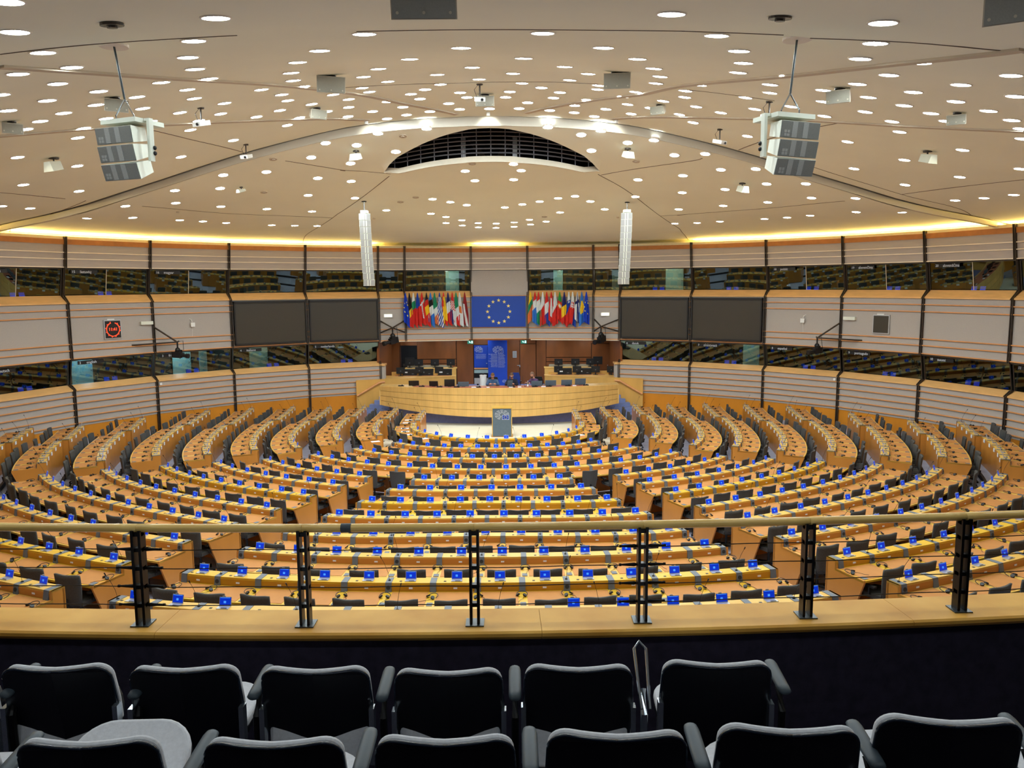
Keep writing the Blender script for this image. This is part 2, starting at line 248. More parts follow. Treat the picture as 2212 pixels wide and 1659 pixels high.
DISCS=[(-3.28,8.09,9.04),(3.15,8.01,9.04),(-6.16,23.32,10.1),(-7.32,26.16,9.5),(-2.39,22.76,10.61),(-0.56,24.52,10.11),(-3.32,28.89,9.44),(-2.71,28.32,9.54),(4.32,24.38,10.13),(-4.71,31.51,9.1),(4.76,31.64,9.09),(-10.58,27.31,9.01),(1.91,31.82,9.14)]
RODS=[(-3.9,9.4,9.22),(3.75,9.24,9.2),(-4.55,28.54,9.43),(4.72,28.89,9.38)]
RH=[0,2,4,7,10,13,15,17,18.5,20.8,23,30]
ZH=[4.5,4.46,4.3,3.75,3.1,2.55,2.33,2.24,2.2,2.2,1.75,0.9]
# ------------------------------------------------------------------ ceiling shape
YC = 22.3
def ramp(r):
    r = max(0, r)
    for i in range(len(RH)-1):
        if r <= RH[i+1]: return ZH[i]+(ZH[i+1]-ZH[i])*(r-RH[i])/(RH[i+1]-RH[i])
    return ZH[-1]
def cove(x, y): return -.27*exp(-max(0, 19.0-hypot(x, y-22.24))/2.5) if y > 3.5 else 0
def zdome(x, y):
    r = hypot(x*1.03, (y-YC)*.88); return EYE+((ramp(r-.7)+2*ramp(r)+ramp(r+.7))/4 if r > .7 else 4.5)+cove(x, y)
def ya(x): return YC+.0186*x*x
def stepz(x): return .17+.08*max(0, 1-abs(x)/17)
def yend(x): return 22.24+sqrt(max(19.0**2-x*x, 1))
def lens(x, y):                                        # the canopy sags a little below the front ceiling
    if abs(x) > 3.3: return 0
    a, b_ = 24.3+.1*x*x, 29.4-.367*x*x
    return -.15*(1-min(1, max(0, (y-a)/max(.05, b_-a))))*min(1, (3.3-abs(x))/.5) if y > 23.6+.1*x*x else 0
def zfront(x, y):
    a = ya(x); s_ = min(max((y-a)/max(.3, yend(x)-a), 0), 1); z0 = zdome(x, a)-stepz(x)
    return 8.78+(max(z0, 8.8)-8.78)*(1-s_)**2.4+cove(x, y)+lens(x, y)
def zc(x, y): return zdome(x, y) if y < ya(x) else zfront(x, y)
def grid(name, mtl, xs, ys, fz, parent):               # ys(x) -> list of y
    b = MB(); cols = [[(x, y, fz(x, y)) for y in ys(x)] for x in xs]; n = len(cols[0])
    b.add([p for c_ in cols for p in c_], [(i*n+j, i*n+j+1, (i+1)*n+j+1, (i+1)*n+j) for i in range(len(cols)-1) for j in range(n-1)])
    return b.obj(name, mtl, parent, smooth=True)
ceiling = struct('ceiling')
def lerp(a, b, n): return [a+(b-a)*i/(n-1) for i in range(n)]
XS = [-19.0, -18.8, -18.6, -18.4, -18.1, -17.7]+lerp(-17.3, 17.3, 86)+[17.7, 18.1, 18.4, 18.6, 18.8, 19.0]
grid('dome_shell', ceil_m, XS, lambda x: lerp(-3, ya(x)-.02-.012*min(abs(x), 12), 60), zdome, ceiling)
EX = 3.32
def yu(x): return max(ya(x)+.12, 22.42+.27*x*x-.004*x**4) if abs(x) < EX else ya(x)+3
def yl(x): return 24.3+.1*x*x
def eyecols(x):
    return x
xs_mid = lerp(-EX, EX, 25)
for nm, xs in (('front_shell', [-19, -18.8, -18.6, -18.4, -18.1, -17.7]+lerp(-17.3, -EX, 36)), ('front_shell', lerp(EX, 17.3, 36)+[17.7, 18.1, 18.4, 18.6, 18.8, 19])):
    grid(nm, ceil_m, xs, lambda x: [ya(x)+(yend(x)-.05-ya(x))*(1-(1-t)**1.8) for t in lerp(0, 1, 48)], zfront, ceiling)
grid('front_shell', ceil_m, xs_mid, lambda x: lerp(ya(x), min(yu(x), yl(x)-.02), 8), zfront, ceiling)
grid('canopy_shell', ceil_m, xs_mid, lambda x: [yl(x)+(yend(x)-.05-yl(x))*(1-(1-t)**1.8) for t in lerp(0, 1, 48)], zfront, ceiling)
# the arched beam: the upright step between dome and front ceiling
b = MB(); secs = []
for x in lerp(-18.2, 18.2, 81):
    y = ya(x); z = zdome(x, y); h = stepz(x); secs.append([(x, y-.03, z-h), (x, y+.14, z-h), (x, y+.14, z+.2), (x, y-.03, z-.01)])
b.sweep(secs); b.obj('arched_beam', beam_m, ceiling, smooth=False)
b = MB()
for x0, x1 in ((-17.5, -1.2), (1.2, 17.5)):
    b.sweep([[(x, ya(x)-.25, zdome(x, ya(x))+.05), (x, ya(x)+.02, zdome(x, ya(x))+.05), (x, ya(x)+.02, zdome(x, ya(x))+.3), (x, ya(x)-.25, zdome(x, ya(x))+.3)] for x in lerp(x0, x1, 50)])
b.obj('beam_recess_shade', seam_m, ceiling)  # dark strip puts the groove's shadow above the beam into the colour
# lip of the canopy under the louvred opening
b = MB(); secs = []
for x in lerp(-EX-.02, EX+.02, 41):
    y = yl(x); z = zfront(x, y); k = .12+.02*(1-abs(x)/EX); secs.append([(x, y-.02, z-.03), (x, y+.1, z-.03), (x, y+.1, z+k), (x, y-.02, z+k)])
b.sweep(secs); b.obj('canopy_lip', lip_m, ceiling)
# plenum behind the opening
b = MB(); b.box((-4.6, 22.6, 11.75), (4.6, 29.5, 11.8)); b.box((-4.6, 28.8, 9.9), (4.6, 28.9, 11.8)); b.box((-4.6, 22.3, 11.05), (4.6, 22.36, 11.8))
b.box((-4.6, 22.5, 10.8), (-4.5, 29, 11.8)); b.box((4.5, 22.5, 10.8), (4.6, 29, 11.8)); st(b.obj('ceiling_void', void_m))
grl = thing('louvre_grille', 'dark louvre grille of curved bars in the ceiling opening above the canopy', 'grille', (0, 24.3, 10.3))
for k in range(8):
    b = MB(); zz = .16+k*.125; half = EX*sqrt(max(0, 1-(k/9.5)**1.6))
    b.tube([(x, yl(x)+.12+.02*k, zfront(x, yl(x))*.35+10.3*.65+zz-.1*(abs(x)/EX)**2) for x in lerp(-half, half, 25)], .022, 5)
    b.obj('bar', grille_m, grl)
for k in range(15):
    x = -3.0+k*6/14; b = MB(); y = yl(x)+.17; z = zfront(x, y)
    b.box((x-.014, y, z), (x+.014, y+.03, z+.45+.75*sqrt(max(0, 1-(x/3.2)**2)))); b.obj('upright', grille_m, grl)
for x0, x1 in ((-.9, -.25), (.8, .25)):
    b = MB(); b.tube([(x0, 25.6, 11.4), (x1, 24.9, 10.35)], .09, 6); b.obj('truss_brace', mull_m, grl)
for x in (-.85, .72):
    b = MB(); b.box((x-.07, 25.0, 10.3), (x+.07, 25.12, 10.95)); b.obj('duct', silver_m, grl)
# shallow ribs on the dome and thin joints
def smoothpts(p, n=8):
    out = []
    for i in range(len(p)-1):
        a, b_, c_, d = p[max(i-1, 0)], p[i], p[i+1], p[min(i+2, len(p)-1)]
        for k in range(n):
            t = k/n; out.append(tuple(.5*((2*b_[j])+(-a[j]+c_[j])*t+(2*a[j]-5*b_[j]+4*c_[j]-d[j])*t*t+(-a[j]+3*b_[j]-3*c_[j]+d[j])*t**3) for j in range(2)))
    out.append(tuple(p[-1][:2])); return out
def strip(pts, wd, th, name, mtl, parent):
    b = MB(); pp = smoothpts(pts); secs = []
    for i, (x, y) in enumerate(pp):
        q0, q1 = pp[max(i-1, 0)], pp[min(i+1, len(pp)-1)]; tx, ty = q1[0]-q0[0], q1[1]-q0[1]; l = hypot(tx, ty) or 1
        nx, ny = -ty/l*wd/2, tx/l*wd/2
        a, c_ = (x+nx, y+ny), (x-nx, y-ny); za, zb = zc(*a), zc(*c_)
        secs.append([(a[0], a[1], za-th), (c_[0], c_[1], zb-th), (c_[0], c_[1], zb+.03), (a[0], a[1], za+.03)])
    b.sweep(secs); return b.obj(name, mtl, parent)
for r in RIBS: strip(r, .15, .03, 'rib', rib_m, ceiling)
for s_ in SEAMS: strip(s_, .022, .006, 'joint', seam_m, ceiling)
# ------------------------------------------------------------------ round downlights
def normal(x, y):
    e = .25; f = zdome if y < ya(x) else zfront
    return Vector((-(f(x+e, y)-f(x-e, y))/(2*e), -(f(x, y+e)-f(x, y-e))/(2*e), 1)).normalized()
def on_ceiling(x, y, z):
    n = normal(x, y); a = Vector((1, 0, 0)); a = (a-n*a.dot(n)).normalized(); return frame((x, y, z), a, n.cross(a))
b = MB(); n = 20
for i in range(n):
    a0, a1 = 2*pi*i/n, 2*pi*(i+1)/n
    b.add([(.13*cos(a0), .13*sin(a0), -.012), (.13*cos(a1), .13*sin(a1), -.012), (.15*cos(a1), .15*sin(a1), -.012), (.15*cos(a0), .15*sin(a0), -.012), (.15*cos(a1), .15*sin(a1), .05), (.15*cos(a0), .15*sin(a0), .05)], [(0, 1, 2, 3), (3, 2, 4, 5)], 1)
b.add([(r_*cos(2*pi*i/n), r_*sin(2*pi*i/n), z_) for r_, z_ in ((.131, -.008), (.1, -.014), (.05, -.017)) for i in range(n)], [(i, (i+1) % n, n+(i+1) % n, n+i) for i in range(n)]+[(n+i, n+(i+1) % n, 2*n+(i+1) % n, 2*n+i) for i in range(n)]+[tuple(range(3*n-1, 2*n-1, -1))], 0)
dl_me = b.mesh('ceiling_downlight', [lamp_m, rim_m]); dlw_me = b.mesh('ceiling_downlight', [lampw_m, rim_m]); dlf_me = b.mesh('ceiling_downlight', [lampf_m, rim_m])
LS = sorted(LIGHTS, key=lambda p: p[1]); bands = [LS[i:i+12] for i in range(0, len(LS), 12)]
for bi, band in enumerate(bands):
    for li, p in enumerate(sorted(band, key=lambda p: p[0])):
        warm = abs(p[0]) < 1.6 and 24 < p[1] < 27.6
        o = bpy.data.objects.new('ceiling_downlight', dlw_me if warm else dlf_me if p[1] > ya(p[0])+1.3 else dl_me); C.objects.link(o); o.matrix_world = on_ceiling(*p)
        tag(o, f'round ceiling downlight, {ordn(li+1)} from left in the {ordn(bi+1)} band of lamps from the balcony', 'ceiling light', 'round downlights in the ceiling')
# lamps of the same kind in the ceiling beside and above the gallery that the frame cuts off
OUT = [(10, 10), (12.5, 13), (-10.5, 9), (-13, 13), (13, 18), (-13.5, 16), (9, 7), (-8.5, 6.5), (-15.5, 12), (-16.5, 17), (15.5, 12), (16.5, 17), (-12, 6), (12, 6), (-16.8, 22), (16.8, 22), (-14, 9), (14, 9)]+[(x, y) for y in (4.9, 1.2) for x in (-7, -4.4, -1.8, .8, 3.4, 6)]
for n_, (x, y) in enumerate(OUT):
    o = bpy.data.objects.new('ceiling_downlight', dl_me); C.objects.link(o); o.matrix_world = on_ceiling(x, y, zdome(x, y))
    tag(o, f'round ceiling downlight above the {"visitors gallery" if y < 5 else "outer aisle"}, {ordn(n_+1)} of those outside the frame', 'ceiling light', 'round downlights in the ceiling')
for k, (x, e) in enumerate(((-3.25, 20), (0, 42), (3.4, 20))):   # spots that wash the arched beam
    o = thing('beam_spotlight', ('left', 'middle', 'right')[k]+' small spotlight washing the arched ceiling beam with light', 'spotlight', (x, ya(x)-.55, zdome(x, ya(x)-.55)-.1))
    b = MB(); b.cyl((x, ya(x)-.55, zdome(x, ya(x)-.55)-.1), .05, .12, 10); b.obj('housing', white_m, o)
    l = bpy.data.lights.new('beam_spot', 'SPOT'); l.energy = e; l.spot_size = radians(75); l.spot_blend = .8; l.color = (.95, 1, .9); l.shadow_soft_size = .04
    lo = bpy.data.objects.new('lamp', l); lo.parent = o; C.objects.link(lo); lo.location = (0, .03, -.03); lo.rotation_euler = (radians(72), 0, 0)
# ------------------------------------------------------------------ ring wall
RX, RY, RR = 0, 22.24, 18.44
def rp(a, r, z): a = radians(a); return (RX+(RR+r)*sin(a), RY+(RR+r)*cos(a), z)
ANG = [4.45, 14.8, 18.9, 29.9, 41, 51.9, 62.9, 74.2, 85.2, 96.2, 107.2, 118.2, 129.2, 140.2]
def baysec(b, a0, a1, prof, mi=0):                     # prof: closed (r, z) outline carried along the chord of a bay
    b.sweep([[rp(a0, r, z) for r, z in prof], [rp(a1, r, z) for r, z in prof]], mi); return b
UT = lambda z: -.10-.13*(z-7.23)/1.08                      # the top band leans into the hall
def board(parent, name, mtl, a0, a1, z0, z1, r0, r1=None, t=.06, g=.0):
    r1 = r0 if r1 is None else r1; b = MB(); baysec(b, a0, a1, [(r0, z0+g), (r0+t, z0+g), (r1+t, z1-g), (r1, z1-g)]); return b.obj(name, mtl, parent)
def railbar(parent, a0, a1, z, r, mtl): 
    b = MB(); baysec(b, a0, a1, [(r-.05, z-.018), (r+.02, z-.018), (r+.02, z+.018), (r-.05, z+.018)]); return b.obj('rail', mtl, parent)
walls = {-1: struct('wall_left', (-13, 35, 0)), 1: struct('wall_right', (13, 35, 0)), 0: struct('wall_front', (0, 40.5, 3.7))}
SIGN = {}
def mullion(par, a, z0, z1, rfun, w=.042):
    b = MB(); d = degrees(w/RR)
    for s_ in (-1, 1):
        zs = [z0, z1]; c_ = a+s_*d*.8
        b.sweep([[rp(c_-d*.38, rfun(z)-.09, z), rp(c_+d*.38, rfun(z)-.09, z), rp(c_+d*.38, rfun(z)+.05, z), rp(c_-d*.38, rfun(z)+.05, z)] for z in zs])
    b.obj('mullion', mull_m, par)
WN = [0]
def window(par_side, a0, a1, z0, z1, r0, r1, split, sign, bay, upper):
    WN[0] += 1; m = (a0+a1)/2; w_ = struct(f'window_{WN[0]}', rp(m, .2, z0))
    cuts = [a0+.25, a1-.25] if not split else [a0+.25, m, a1-.25]
    for i in range(len(cuts)-1):
        b = MB(); q0, q1 = cuts[i]+(.0 if i == 0 else .04), cuts[i+1]-(.04 if i+2 < len(cuts) else 0)
        b.add([rp(q0, r0, z0+.02), rp(q1, r0, z0+.02), rp(q1, r1, z1-.02), rp(q0, r1, z1-.02)], [(0, 1, 2, 3)]); b.obj('pane', glass_m, w_)
        if i: 
            b = MB(); b.tube([rp(cuts[i], r0, z0), rp(cuts[i], r1, z1)], .012, 4); b.obj('glazing_bar', raill_m, w_)
    b = MB(); baysec(b, a0, a1, [(r1-.02, z1-.03), (r1+.06, z1-.03), (r1+.06, z1+.01), (r1-.02, z1+.01)]); b.obj('head_frame', mull_m, w_)
    for a in (a0+.2, a1-.2):
        b = MB(); b.tube([rp(a, r0, z0), rp(a, r1, z1)], .022, 4); b.obj('jamb_frame', mull_m, w_)
    mid = [(rp(a0, 0, 0)[i]+rp(a1, 0, 0)[i])/2 for i in range(3)]; ax = (Vector(rp(a1, 0, 0))-Vector(rp(a0, 0, 0))).normalized(); ox = Vector((sin(radians(m)), cos(radians(m)), 0))
    side = 'left' if m < 0 else 'right'; lv = 'upper' if upper else 'lower'
    where = f'{ordn(bay)} {lv} window bay {side} of centre'
    if sign:
        num, word = sign; t = thing('language_sign', f"dark sign reading '{word}' on the {where}", 'sign', tuple(Vector(mid)-ax*.9-ox*.03+Vector((0, 0, z1-.1))))
        F = frame(Vector(mid)-ax*1.38+Vector((0, 0, z1-.13))+ox*(r1-.015), ax, (0, 0, 1)); P = MB().box((-.1, -.065, -.012), (.95, .075, -.004), M=F); P.obj('plate', bezel_m, t)
        text(str(num), .13, F @ Matrix.Translation((0, 0, 0)), txt_m, t, 'number'); text(word, .15, F @ Matrix.Translation((.25, 0, 0)), txt_m, t, 'lettering', 'LEFT')
    # two small blue screens on the desk behind the glass
    if bay >= (2 if upper else 1) and not (upper and bay < 5 and side == 'left'):
        for k, off in enumerate((-.05, .3)):
            p = Vector(mid)+ax*(off+.1*sin(m))+ox*(.38)+Vector((0, 0, z0-.03)); t = thing('booth_screen', f'small blue screen, {("left","right")[k]} of a pair, {where}', 'screen', tuple(p), 'pairs of screens in the interpreter booths')
            F = frame(p, ax, (0, 0, 1)) @ Matrix.Rotation(radians(-12), 4, 'X')
            MB().box((-.12, .0, -.01), (.12, .17, .0), M=F).obj('case', black_m, t); MB().box((-.11, .01, .0), (.11, .16, .004), M=F).obj('display', blue_m, t)
signs_lo = {(-1, 5): (2, 'english'), (-1, 6): (1, 'deutsch'), (-1, 4): (3, 'français'), (-1, 3): (4, 'italiano'), (-1, 2): (5, 'nederlands'), (1, 2): (6, 'dansk'), (1, 3): (7, 'ελληνικά'), (1, 4): (8, 'español'), (1, 5): (9, 'português'), (1, 6): (10, 'suomi'), (1, 7): (11, 'svenska')}
signs_up = {(-1, 6): (14, 'latviešu'), (-1, 5): (15, 'lietuvių'), (-1, 4): (16, 'magyar'), (1, 4): (18, 'polski'), (1, 5): (19, 'slovenčina'), (1, 6): (20, 'slovenščina'), (1, 7): (21, 'svenska')}
for sd in (-1, 1):
    for i in range(len(ANG)-1):
        a0, a1 = sorted((sd*ANG[i], sd*ANG[i+1])); inner = i < 2; par = walls[0] if inner else walls[sd]; bay = i+1 if inner else i
        lim = i >= 8
        # top band
        zz = [7.25, 7.58, 7.82, 8.12]
        for k in range(3): board(par, 'panel', panelu_m, a0, a1, zz[k], zz[k+1], UT(zz[k]), UT(zz[k+1]))
        board(par, 'cap_board', cap_m, a0, a1, 8.12, 8.31, UT(8.12)-.03, UT(8.31)-.03); board(par, 'cove_board', covebox_m, a0, a1, 8.31, 8.42, UT(8.31)+.02)
        for z in (7.27, 7.58, 7.82): railbar(par, a0, a1, z, UT(z), raill_m)
        # upper window, ledge, middle band
        window(par, a0, a1, 6.21, 7.23, .16, .0, i >= 4, signs_up.get((sd, bay)) if not inner else None, i+0 if inner else bay, True) if i < 9 else board(par, 'panel', panel_m, a0, a1, 6.21, 7.23, 0)
        b = MB(); baysec(b, a0, a1, [(.22, 6.2), (-.14, 5.93), (-.14, 5.88), (.22, 5.88)]); b.obj('ledge', ledge_m, par)
        zz = [3.78, 4.09, 4.34, 5.38, 5.65, 5.88]
        for k in range(5): board(par, 'panel', panel_m, a0, a1, zz[k], zz[k+1], -.08)
        for z in zz[:-1]: railbar(par, a0, a1, z, -.09, rail_m)
        b = MB(); baysec(b, a0, a1, [(-.1, 3.7), (.2, 3.7), (.2, 3.77), (-.1, 3.77)]); b.obj('soffit', mull_m if not inner else raill_m, par)
        mullion(par, sd*ANG[i] if not (i == 2) else sd*ANG[i], 7.23, 8.42, UT); mullion(par, sd*ANG[i], 3.72, 5.88, lambda z: -.08)
        mullion(par, sd*ANG[i], 5.88, 6.2, lambda z: -.14+(z-5.88)*.9); mullion(par, sd*ANG[i], 6.2, 7.23, lambda z: .16-.16*(z-6.2), .03)
        if not inner:
            if i < 9: window(par, a0, a1, 2.76, 3.72, .16, .0, False, signs_lo.get((sd, bay)), bay, False)
            else: board(par, 'panel', panel_m, a0, a1, 2.76, 3.76, 0)
            b = MB(); baysec(b, a0, a1, [(.22, 2.75), (-.14, 2.58), (-.14, 2.53), (.22, 2.53)]); b.obj('ledge', ledge_m, par)
            zz = [1.15, 1.27, 1.54, 1.79, 2.06, 2.33, 2.55]
            for k in range(6): board(par, 'panel', panel_m, a0, a1, zz[k], zz[k+1], -.08)
            for z in zz[1:-1]: railbar(par, a0, a1, z, -.09, rail_m)
            board(par, 'plinth_panel', plinth_m, a0, a1, -.05, 1.15, -.06)
            mullion(par, sd*ANG[i], 0, 2.56, lambda z: -.08); mullion(par, sd*ANG[i], 2.56, 2.76, lambda z: -.14+(z-2.56)*1.3)
# centre bay
a0, a1 = -4.45, 4.45; par = walls[0]; zz = [7.25, 7.58, 7.82, 8.12]
for k in range(3): board(par, 'panel', panelu_m, a0, a1, zz[k], zz[k+1], UT(zz[k]), UT(zz[k+1]))
board(par, 'cap_board', cap_m, a0, a1, 8.12, 8.31, UT(8.12)-.03, UT(8.31)-.03); board(par, 'cove_board', covebox_m, a0, a1, 8.31, 8.42, UT(8.31)+.02)
for z in (7.27, 7.58, 7.82): railbar(par, a0, a1, z, UT(z), raill_m)
board(par, 'blank_panel', panel_m, a0, a1, 5.95, 7.23, 0); zz = [3.78, 4.09, 4.36, 5.95]
for k in range(3): board(par, 'panel', panel_m, a0, a1, zz[k], zz[k+1], -.08)
for z in zz: railbar(par, a0, a1, z, -.09, rail_m)
# end pieces where the lower wall stops beside the stage recess
for sd in (-1, 1):
    b = MB(); p = rp(sd*18.9, -.1, 0)
    for z0, z1 in ((1.0, 2.52),): b.box((min(sd*5.75, sd*6.05), p[1]-.02, z0), (max(sd*5.75, sd*6.05), p[1]+.5, z1))
    b.obj('return_panel', panel_m, walls[sd]); b = MB(); b.box((min(sd*5.7, sd*6.05), p[1]-.08, 2.53), (max(sd*5.7, sd*6.05), p[1]+.5, 2.62)); b.obj('return_ledge', ledge_m, walls[sd])
# plain wall closing the ring beyond the bays, and the booths behind the glass
b = MB(); b.sweep([[rp(a, 2.35, -.1), rp(a, 2.5, -.1), rp(a, 2.5, 8.6), rp(a, 2.35, 8.6)] for a in lerp(-141, -19, 50)]); st(b.obj('wall_booth', booth_m))
b = MB(); b.sweep([[rp(a, 2.35, -.1), rp(a, 2.5, -.1), rp(a, 2.5, 8.6), rp(a, 2.35, 8.6)] for a in lerp(19, 141, 50)]); st(b.obj('wall_booth', booth_m))
b = MB(); b.sweep([[rp(a, 2.35, 3.8), rp(a, 2.5, 3.8), rp(a, 2.5, 8.6), rp(a, 2.35, 8.6)] for a in lerp(-19, 19, 20)]); st(b.obj('wall_booth', booth_m))
for nm, z, a_, c_ in (('floor_booth', 5.6, -108, 108), ('ceiling_booth', 7.3, -108, 108), ('floor_booth', 2.0, 19, 108), ('floor_booth', 2.0, -108, -19), ('ceiling_booth', 3.79, 19, 108), ('ceiling_booth', 3.79, -108, -19)):
    b = MB(); b.sweep([[rp(a, .24, z), rp(a, 2.4, z), rp(a, 2.4, z+.06), rp(a, .24, z+.06)] for a in lerp(a_, c_, 60)]); st(b.obj(nm, booth_m))
b = MB()
for a in [s_*x for s_ in (-1, 1) for x in ANG]:
    for z0, z1 in ((5.66, 7.3), (2.06, 3.79)):
        if z0 < 3 and abs(a) < 18: continue
        b.sweep([[rp(a-.08, .3, z), rp(a+.08, .3, z), rp(a+.08, 2.4, z), rp(a-.08, 2.4, z)] for z in (z0, z1)])
st(b.obj('wall_partition', booth_m))
# doors and cupboards at the back of some booths
DN = 0
for a, z0, wd, mtl in ((-57.5, 2.06, .9, boothl_m), (-45.2, 2.06, .85, boothl_m), (-42.4, 2.06, .35, boothl_m), (-35, 2.06, .9, boothl_m), (-24, 2.06, .7, boothd_m), (36.5, 2.06, .8, boothl_m), (24, 2.06, .6, boothd_m),
                       (-7.0, 5.66, .7, boothl_m), (8.6, 5.66, .5, boothl_m), (25.5, 5.66, .9, boothl_m), (-35, 5.66, 1.1, boothd_m), (34, 5.66, .7, boothd_m), (17.2, 5.66, .5, boothl_m), (-49, 5.66, .5, boothd_m), (68, 5.66, .7, boothd_m), (-66, 5.66, .8, boothd_m)):
    DN += 1; d = degrees(wd/2/20.6); o = struct(f'door_{DN}', rp(a, 2.2, z0)); b = MB(); baysec(b, a-d, a+d, [(2.22, z0), (2.3, z0), (2.3, z0+1.62), (2.22, z0+1.62)]); b.obj('leaf', mtl, o)
    b = MB(); p = rp(a+d*.8, 2.18, z0+1.0); b.ball(p, .03); b.obj('handle', silver_m, o)
BL = [f'{l} booth, {q} bay {d} of centre' for l, q, d in (('lower','4th lit','left'),('lower','3rd lit','left'),('lower','2nd lit','left'),('lower','2nd lit','right'),('upper','only lit','left'),('upper','1st lit','right'),('upper','2nd lit','right'),('upper','3rd lit','right'),('lower','1st lit','left'),('lower','1st lit','right'),('lower','3rd lit','right'),('lower','5th lit','left'))]
for a, z, e, col in ((-57.5, 3.6, 50, (.35, .75, 1)), (-46, 3.6, 60, (.45, .8, .95)), (-35, 3.6, 16, (.7, .9, .8)), (36, 3.6, 16, (.7, .95, .85)), (-8, 7.1, 40, (.85, 1, .8)), (9, 7.1, 30, (.8, 1, .8)), (16.8, 7.1, 7, (1, .95, .7)), (25, 7.1, 26, (.9, 1, .75)), (-24, 3.6, 3, (.8, .9, .8)), (24, 3.6, 4, (.9, .9, .6)), (57, 3.6, 2, (.8, .9, .8)), (-68, 3.6, 2, (.8, .9, .8))):
    o = thing('booth_lamp', 'small lamp inside the '+BL.pop(0), 'lamp', rp(a, 1.4, z+.1), 'lamps inside the booths')
    MB().cyl(rp(a, 1.4, z+.1), .08, .06, 10).obj('housing', white_m, o)
    l = bpy.data.lights.new('booth_light', 'POINT'); l.energy = e; l.color = col; l.shadow_soft_size = .08; lo = bpy.data.objects.new('lamp', l); lo.parent = o; C.objects.link(lo); lo.location = (0, 0, -.12)
# cove tubes above the cornice
cv = thing('cove_light', 'warm cove light running along the top of the ring wall', 'cove light', (0, 22, 8.3))
for a0, a1 in [(s_*ANG[i], s_*ANG[i+1]) for s_ in (-1, 1) for i in range(2 if s_ < 0 else 3, 13)]+[(-4, 3)]:
    a0, a1 = sorted((a0, a1)); b = MB(); baysec(b, a0+.4, a1-.4, [(.0, 8.39), (.1, 8.39), (.1, 8.43), (.0, 8.43)]); b.obj('tube', cove_m, cv)
b = MB(); b.sweep([[rp(a, .55, 8.1), rp(a, .62, 8.1), rp(a, .62, 8.75), rp(a, .55, 8.75)] for a in lerp(-141, 141, 140)]); b.sweep([[rp(a, -.14, 8.26), rp(a, .6, 8.26), rp(a, .6, 8.3), rp(a, -.14, 8.3)] for a in lerp(-108, 108, 120)]); st(b.obj('trim_1', covebox_m))
# shell of the building beside the gallery
b = MB()
for sd in (-1, 1): b.box((sd*21.4-.1, -4, 0), (sd*21.4+.1, 17, 8.6))
b.box((-21.4, -3.2, 0), (21.4, -3, 8.6)); st(b.obj('wall_back', par_m))
# ------------------------------------------------------------------ video walls
for sd in (-1, 1):
    for k in (2, 3):
        a0, a1 = sorted((sd*ANG[k], sd*ANG[k+1])); P0, P1 = Vector(rp(a0+.25, -.22, 0)), Vector(rp(a1-.25, -.22, 0)); ax = (P1-P0).normalized(); L = (P1-P0).length
        F = frame(P0+Vector((0, 0, 3.86)), ax, (0, 0, 1)); o = thing('video_screen', f'large dark switched-off wall screen, {("second","first")[k==2]} {"left" if sd < 0 else "right"} of the flags', 'screen', tuple(P0+Vector((0, 0, 3.86))), 'dark wall screens')
        H = 1.98; b = MB(); b.box((0, 0, -.0), (L, .07, .1), M=F); b.box((0, H-.1, 0), (L, H, .1), M=F); b.box((0, 0, 0), (.06, H, .1), M=F); b.box((L-.06, 0, 0), (L, H, .1), M=F); b.box((0, 0, -.1), (L, H, .0), M=F); b.obj('frame', bezel_m, o)
        MB().box((.06, .07, .0), (L-.06, H-.1, .05), M=F).obj('display', screen_m, o)
# ------------------------------------------------------------------ emblem board
def starpoly(r, n=5): return [((r if i % 2 == 0 else r*.4)*cos(pi/2+pi*i/n), (r if i % 2 == 0 else r*.4)*sin(pi/2+pi*i/n)) for i in range(2*n)]
F = frame((-.04, 40.47, 5.155), (1, 0, 0), (0, 0, 1)); o = thing('emblem_board', 'blue board with a ring of twelve yellow stars between the flags', 'sign', (-.04, 40.5, 5.155))
MB().box((-1.36, -.77, -.02), (1.36, .77, .05), M=F).obj('board', eublue_m, o)
for i in range(12):
    a = 2*pi*i/12; b = MB(); b.prism([(x+.565*sin(a), y+.565*cos(a)) for x, y in starpoly(.1)], .05, .06, M=F); b.obj('star', star_m, o)
# ------------------------------------------------------------------ flags
PAL = dict(R=(214, 44, 36), W=(226, 230, 228), B=(26, 70, 170), K=(34, 28, 32), Y=(246, 206, 40), G=(28, 140, 100), O=(224, 120, 60), N=(30, 40, 110), L=(50, 120, 205), M=(150, 34, 40), E=(10, 60, 190), S=(236, 224, 110), T=(40, 150, 60), D=(200, 90, 50))
FM = {k: mat('flag_'+k, v, .7, var=.05, scale=6) for k, v in PAL.items()}; FK = list(PAL)
def stripes(*th):
    def f(a, b_):
        t = b_+(a-.5)*.42*b_
        for c_, q in th:
            if t < q: return c_
        return th[-1][0]
    return f
def eu(a, b_):
    for x, y in ((.75, .28), (.2, .35), (.1, .5), (.25, .62), (.7, .68), (.9, .35)):
        if (a-x)**2*.06+(b_-y)**2 < .0006: return 'S'
    return 'E'
def dk(a, b_): t = b_+(a-.5)*.2; return 'W' if .3 < t < .37 or abs(a-.45-.5*(b_-.45)) < .12 and .3 < b_ < .8 else 'R'
def gr(a, b_): return 'WB'[int((b_+(a-.5)*(.5 if b_ > .35 else -.5))*13) % 2] if b_ > .12 else 'B'
def es(a, b_): return 'R' if a < .3 or b_ < .12 or (b_ > .85 and a > .5) else 'D' if .25 < b_ < .45 and a < .5 else 'Y'
def hr(a, b_): return 'R' if b_ < .26 else ('RW'[(int(a*6)+int(b_*26)) % 2]) if b_ < .55 else ('N' if a < .45+.2*(b_-.5) else 'W')
def cy(a, b_): return 'O' if .42 < b_ < .62 and .25 < a < .8 else 'W'
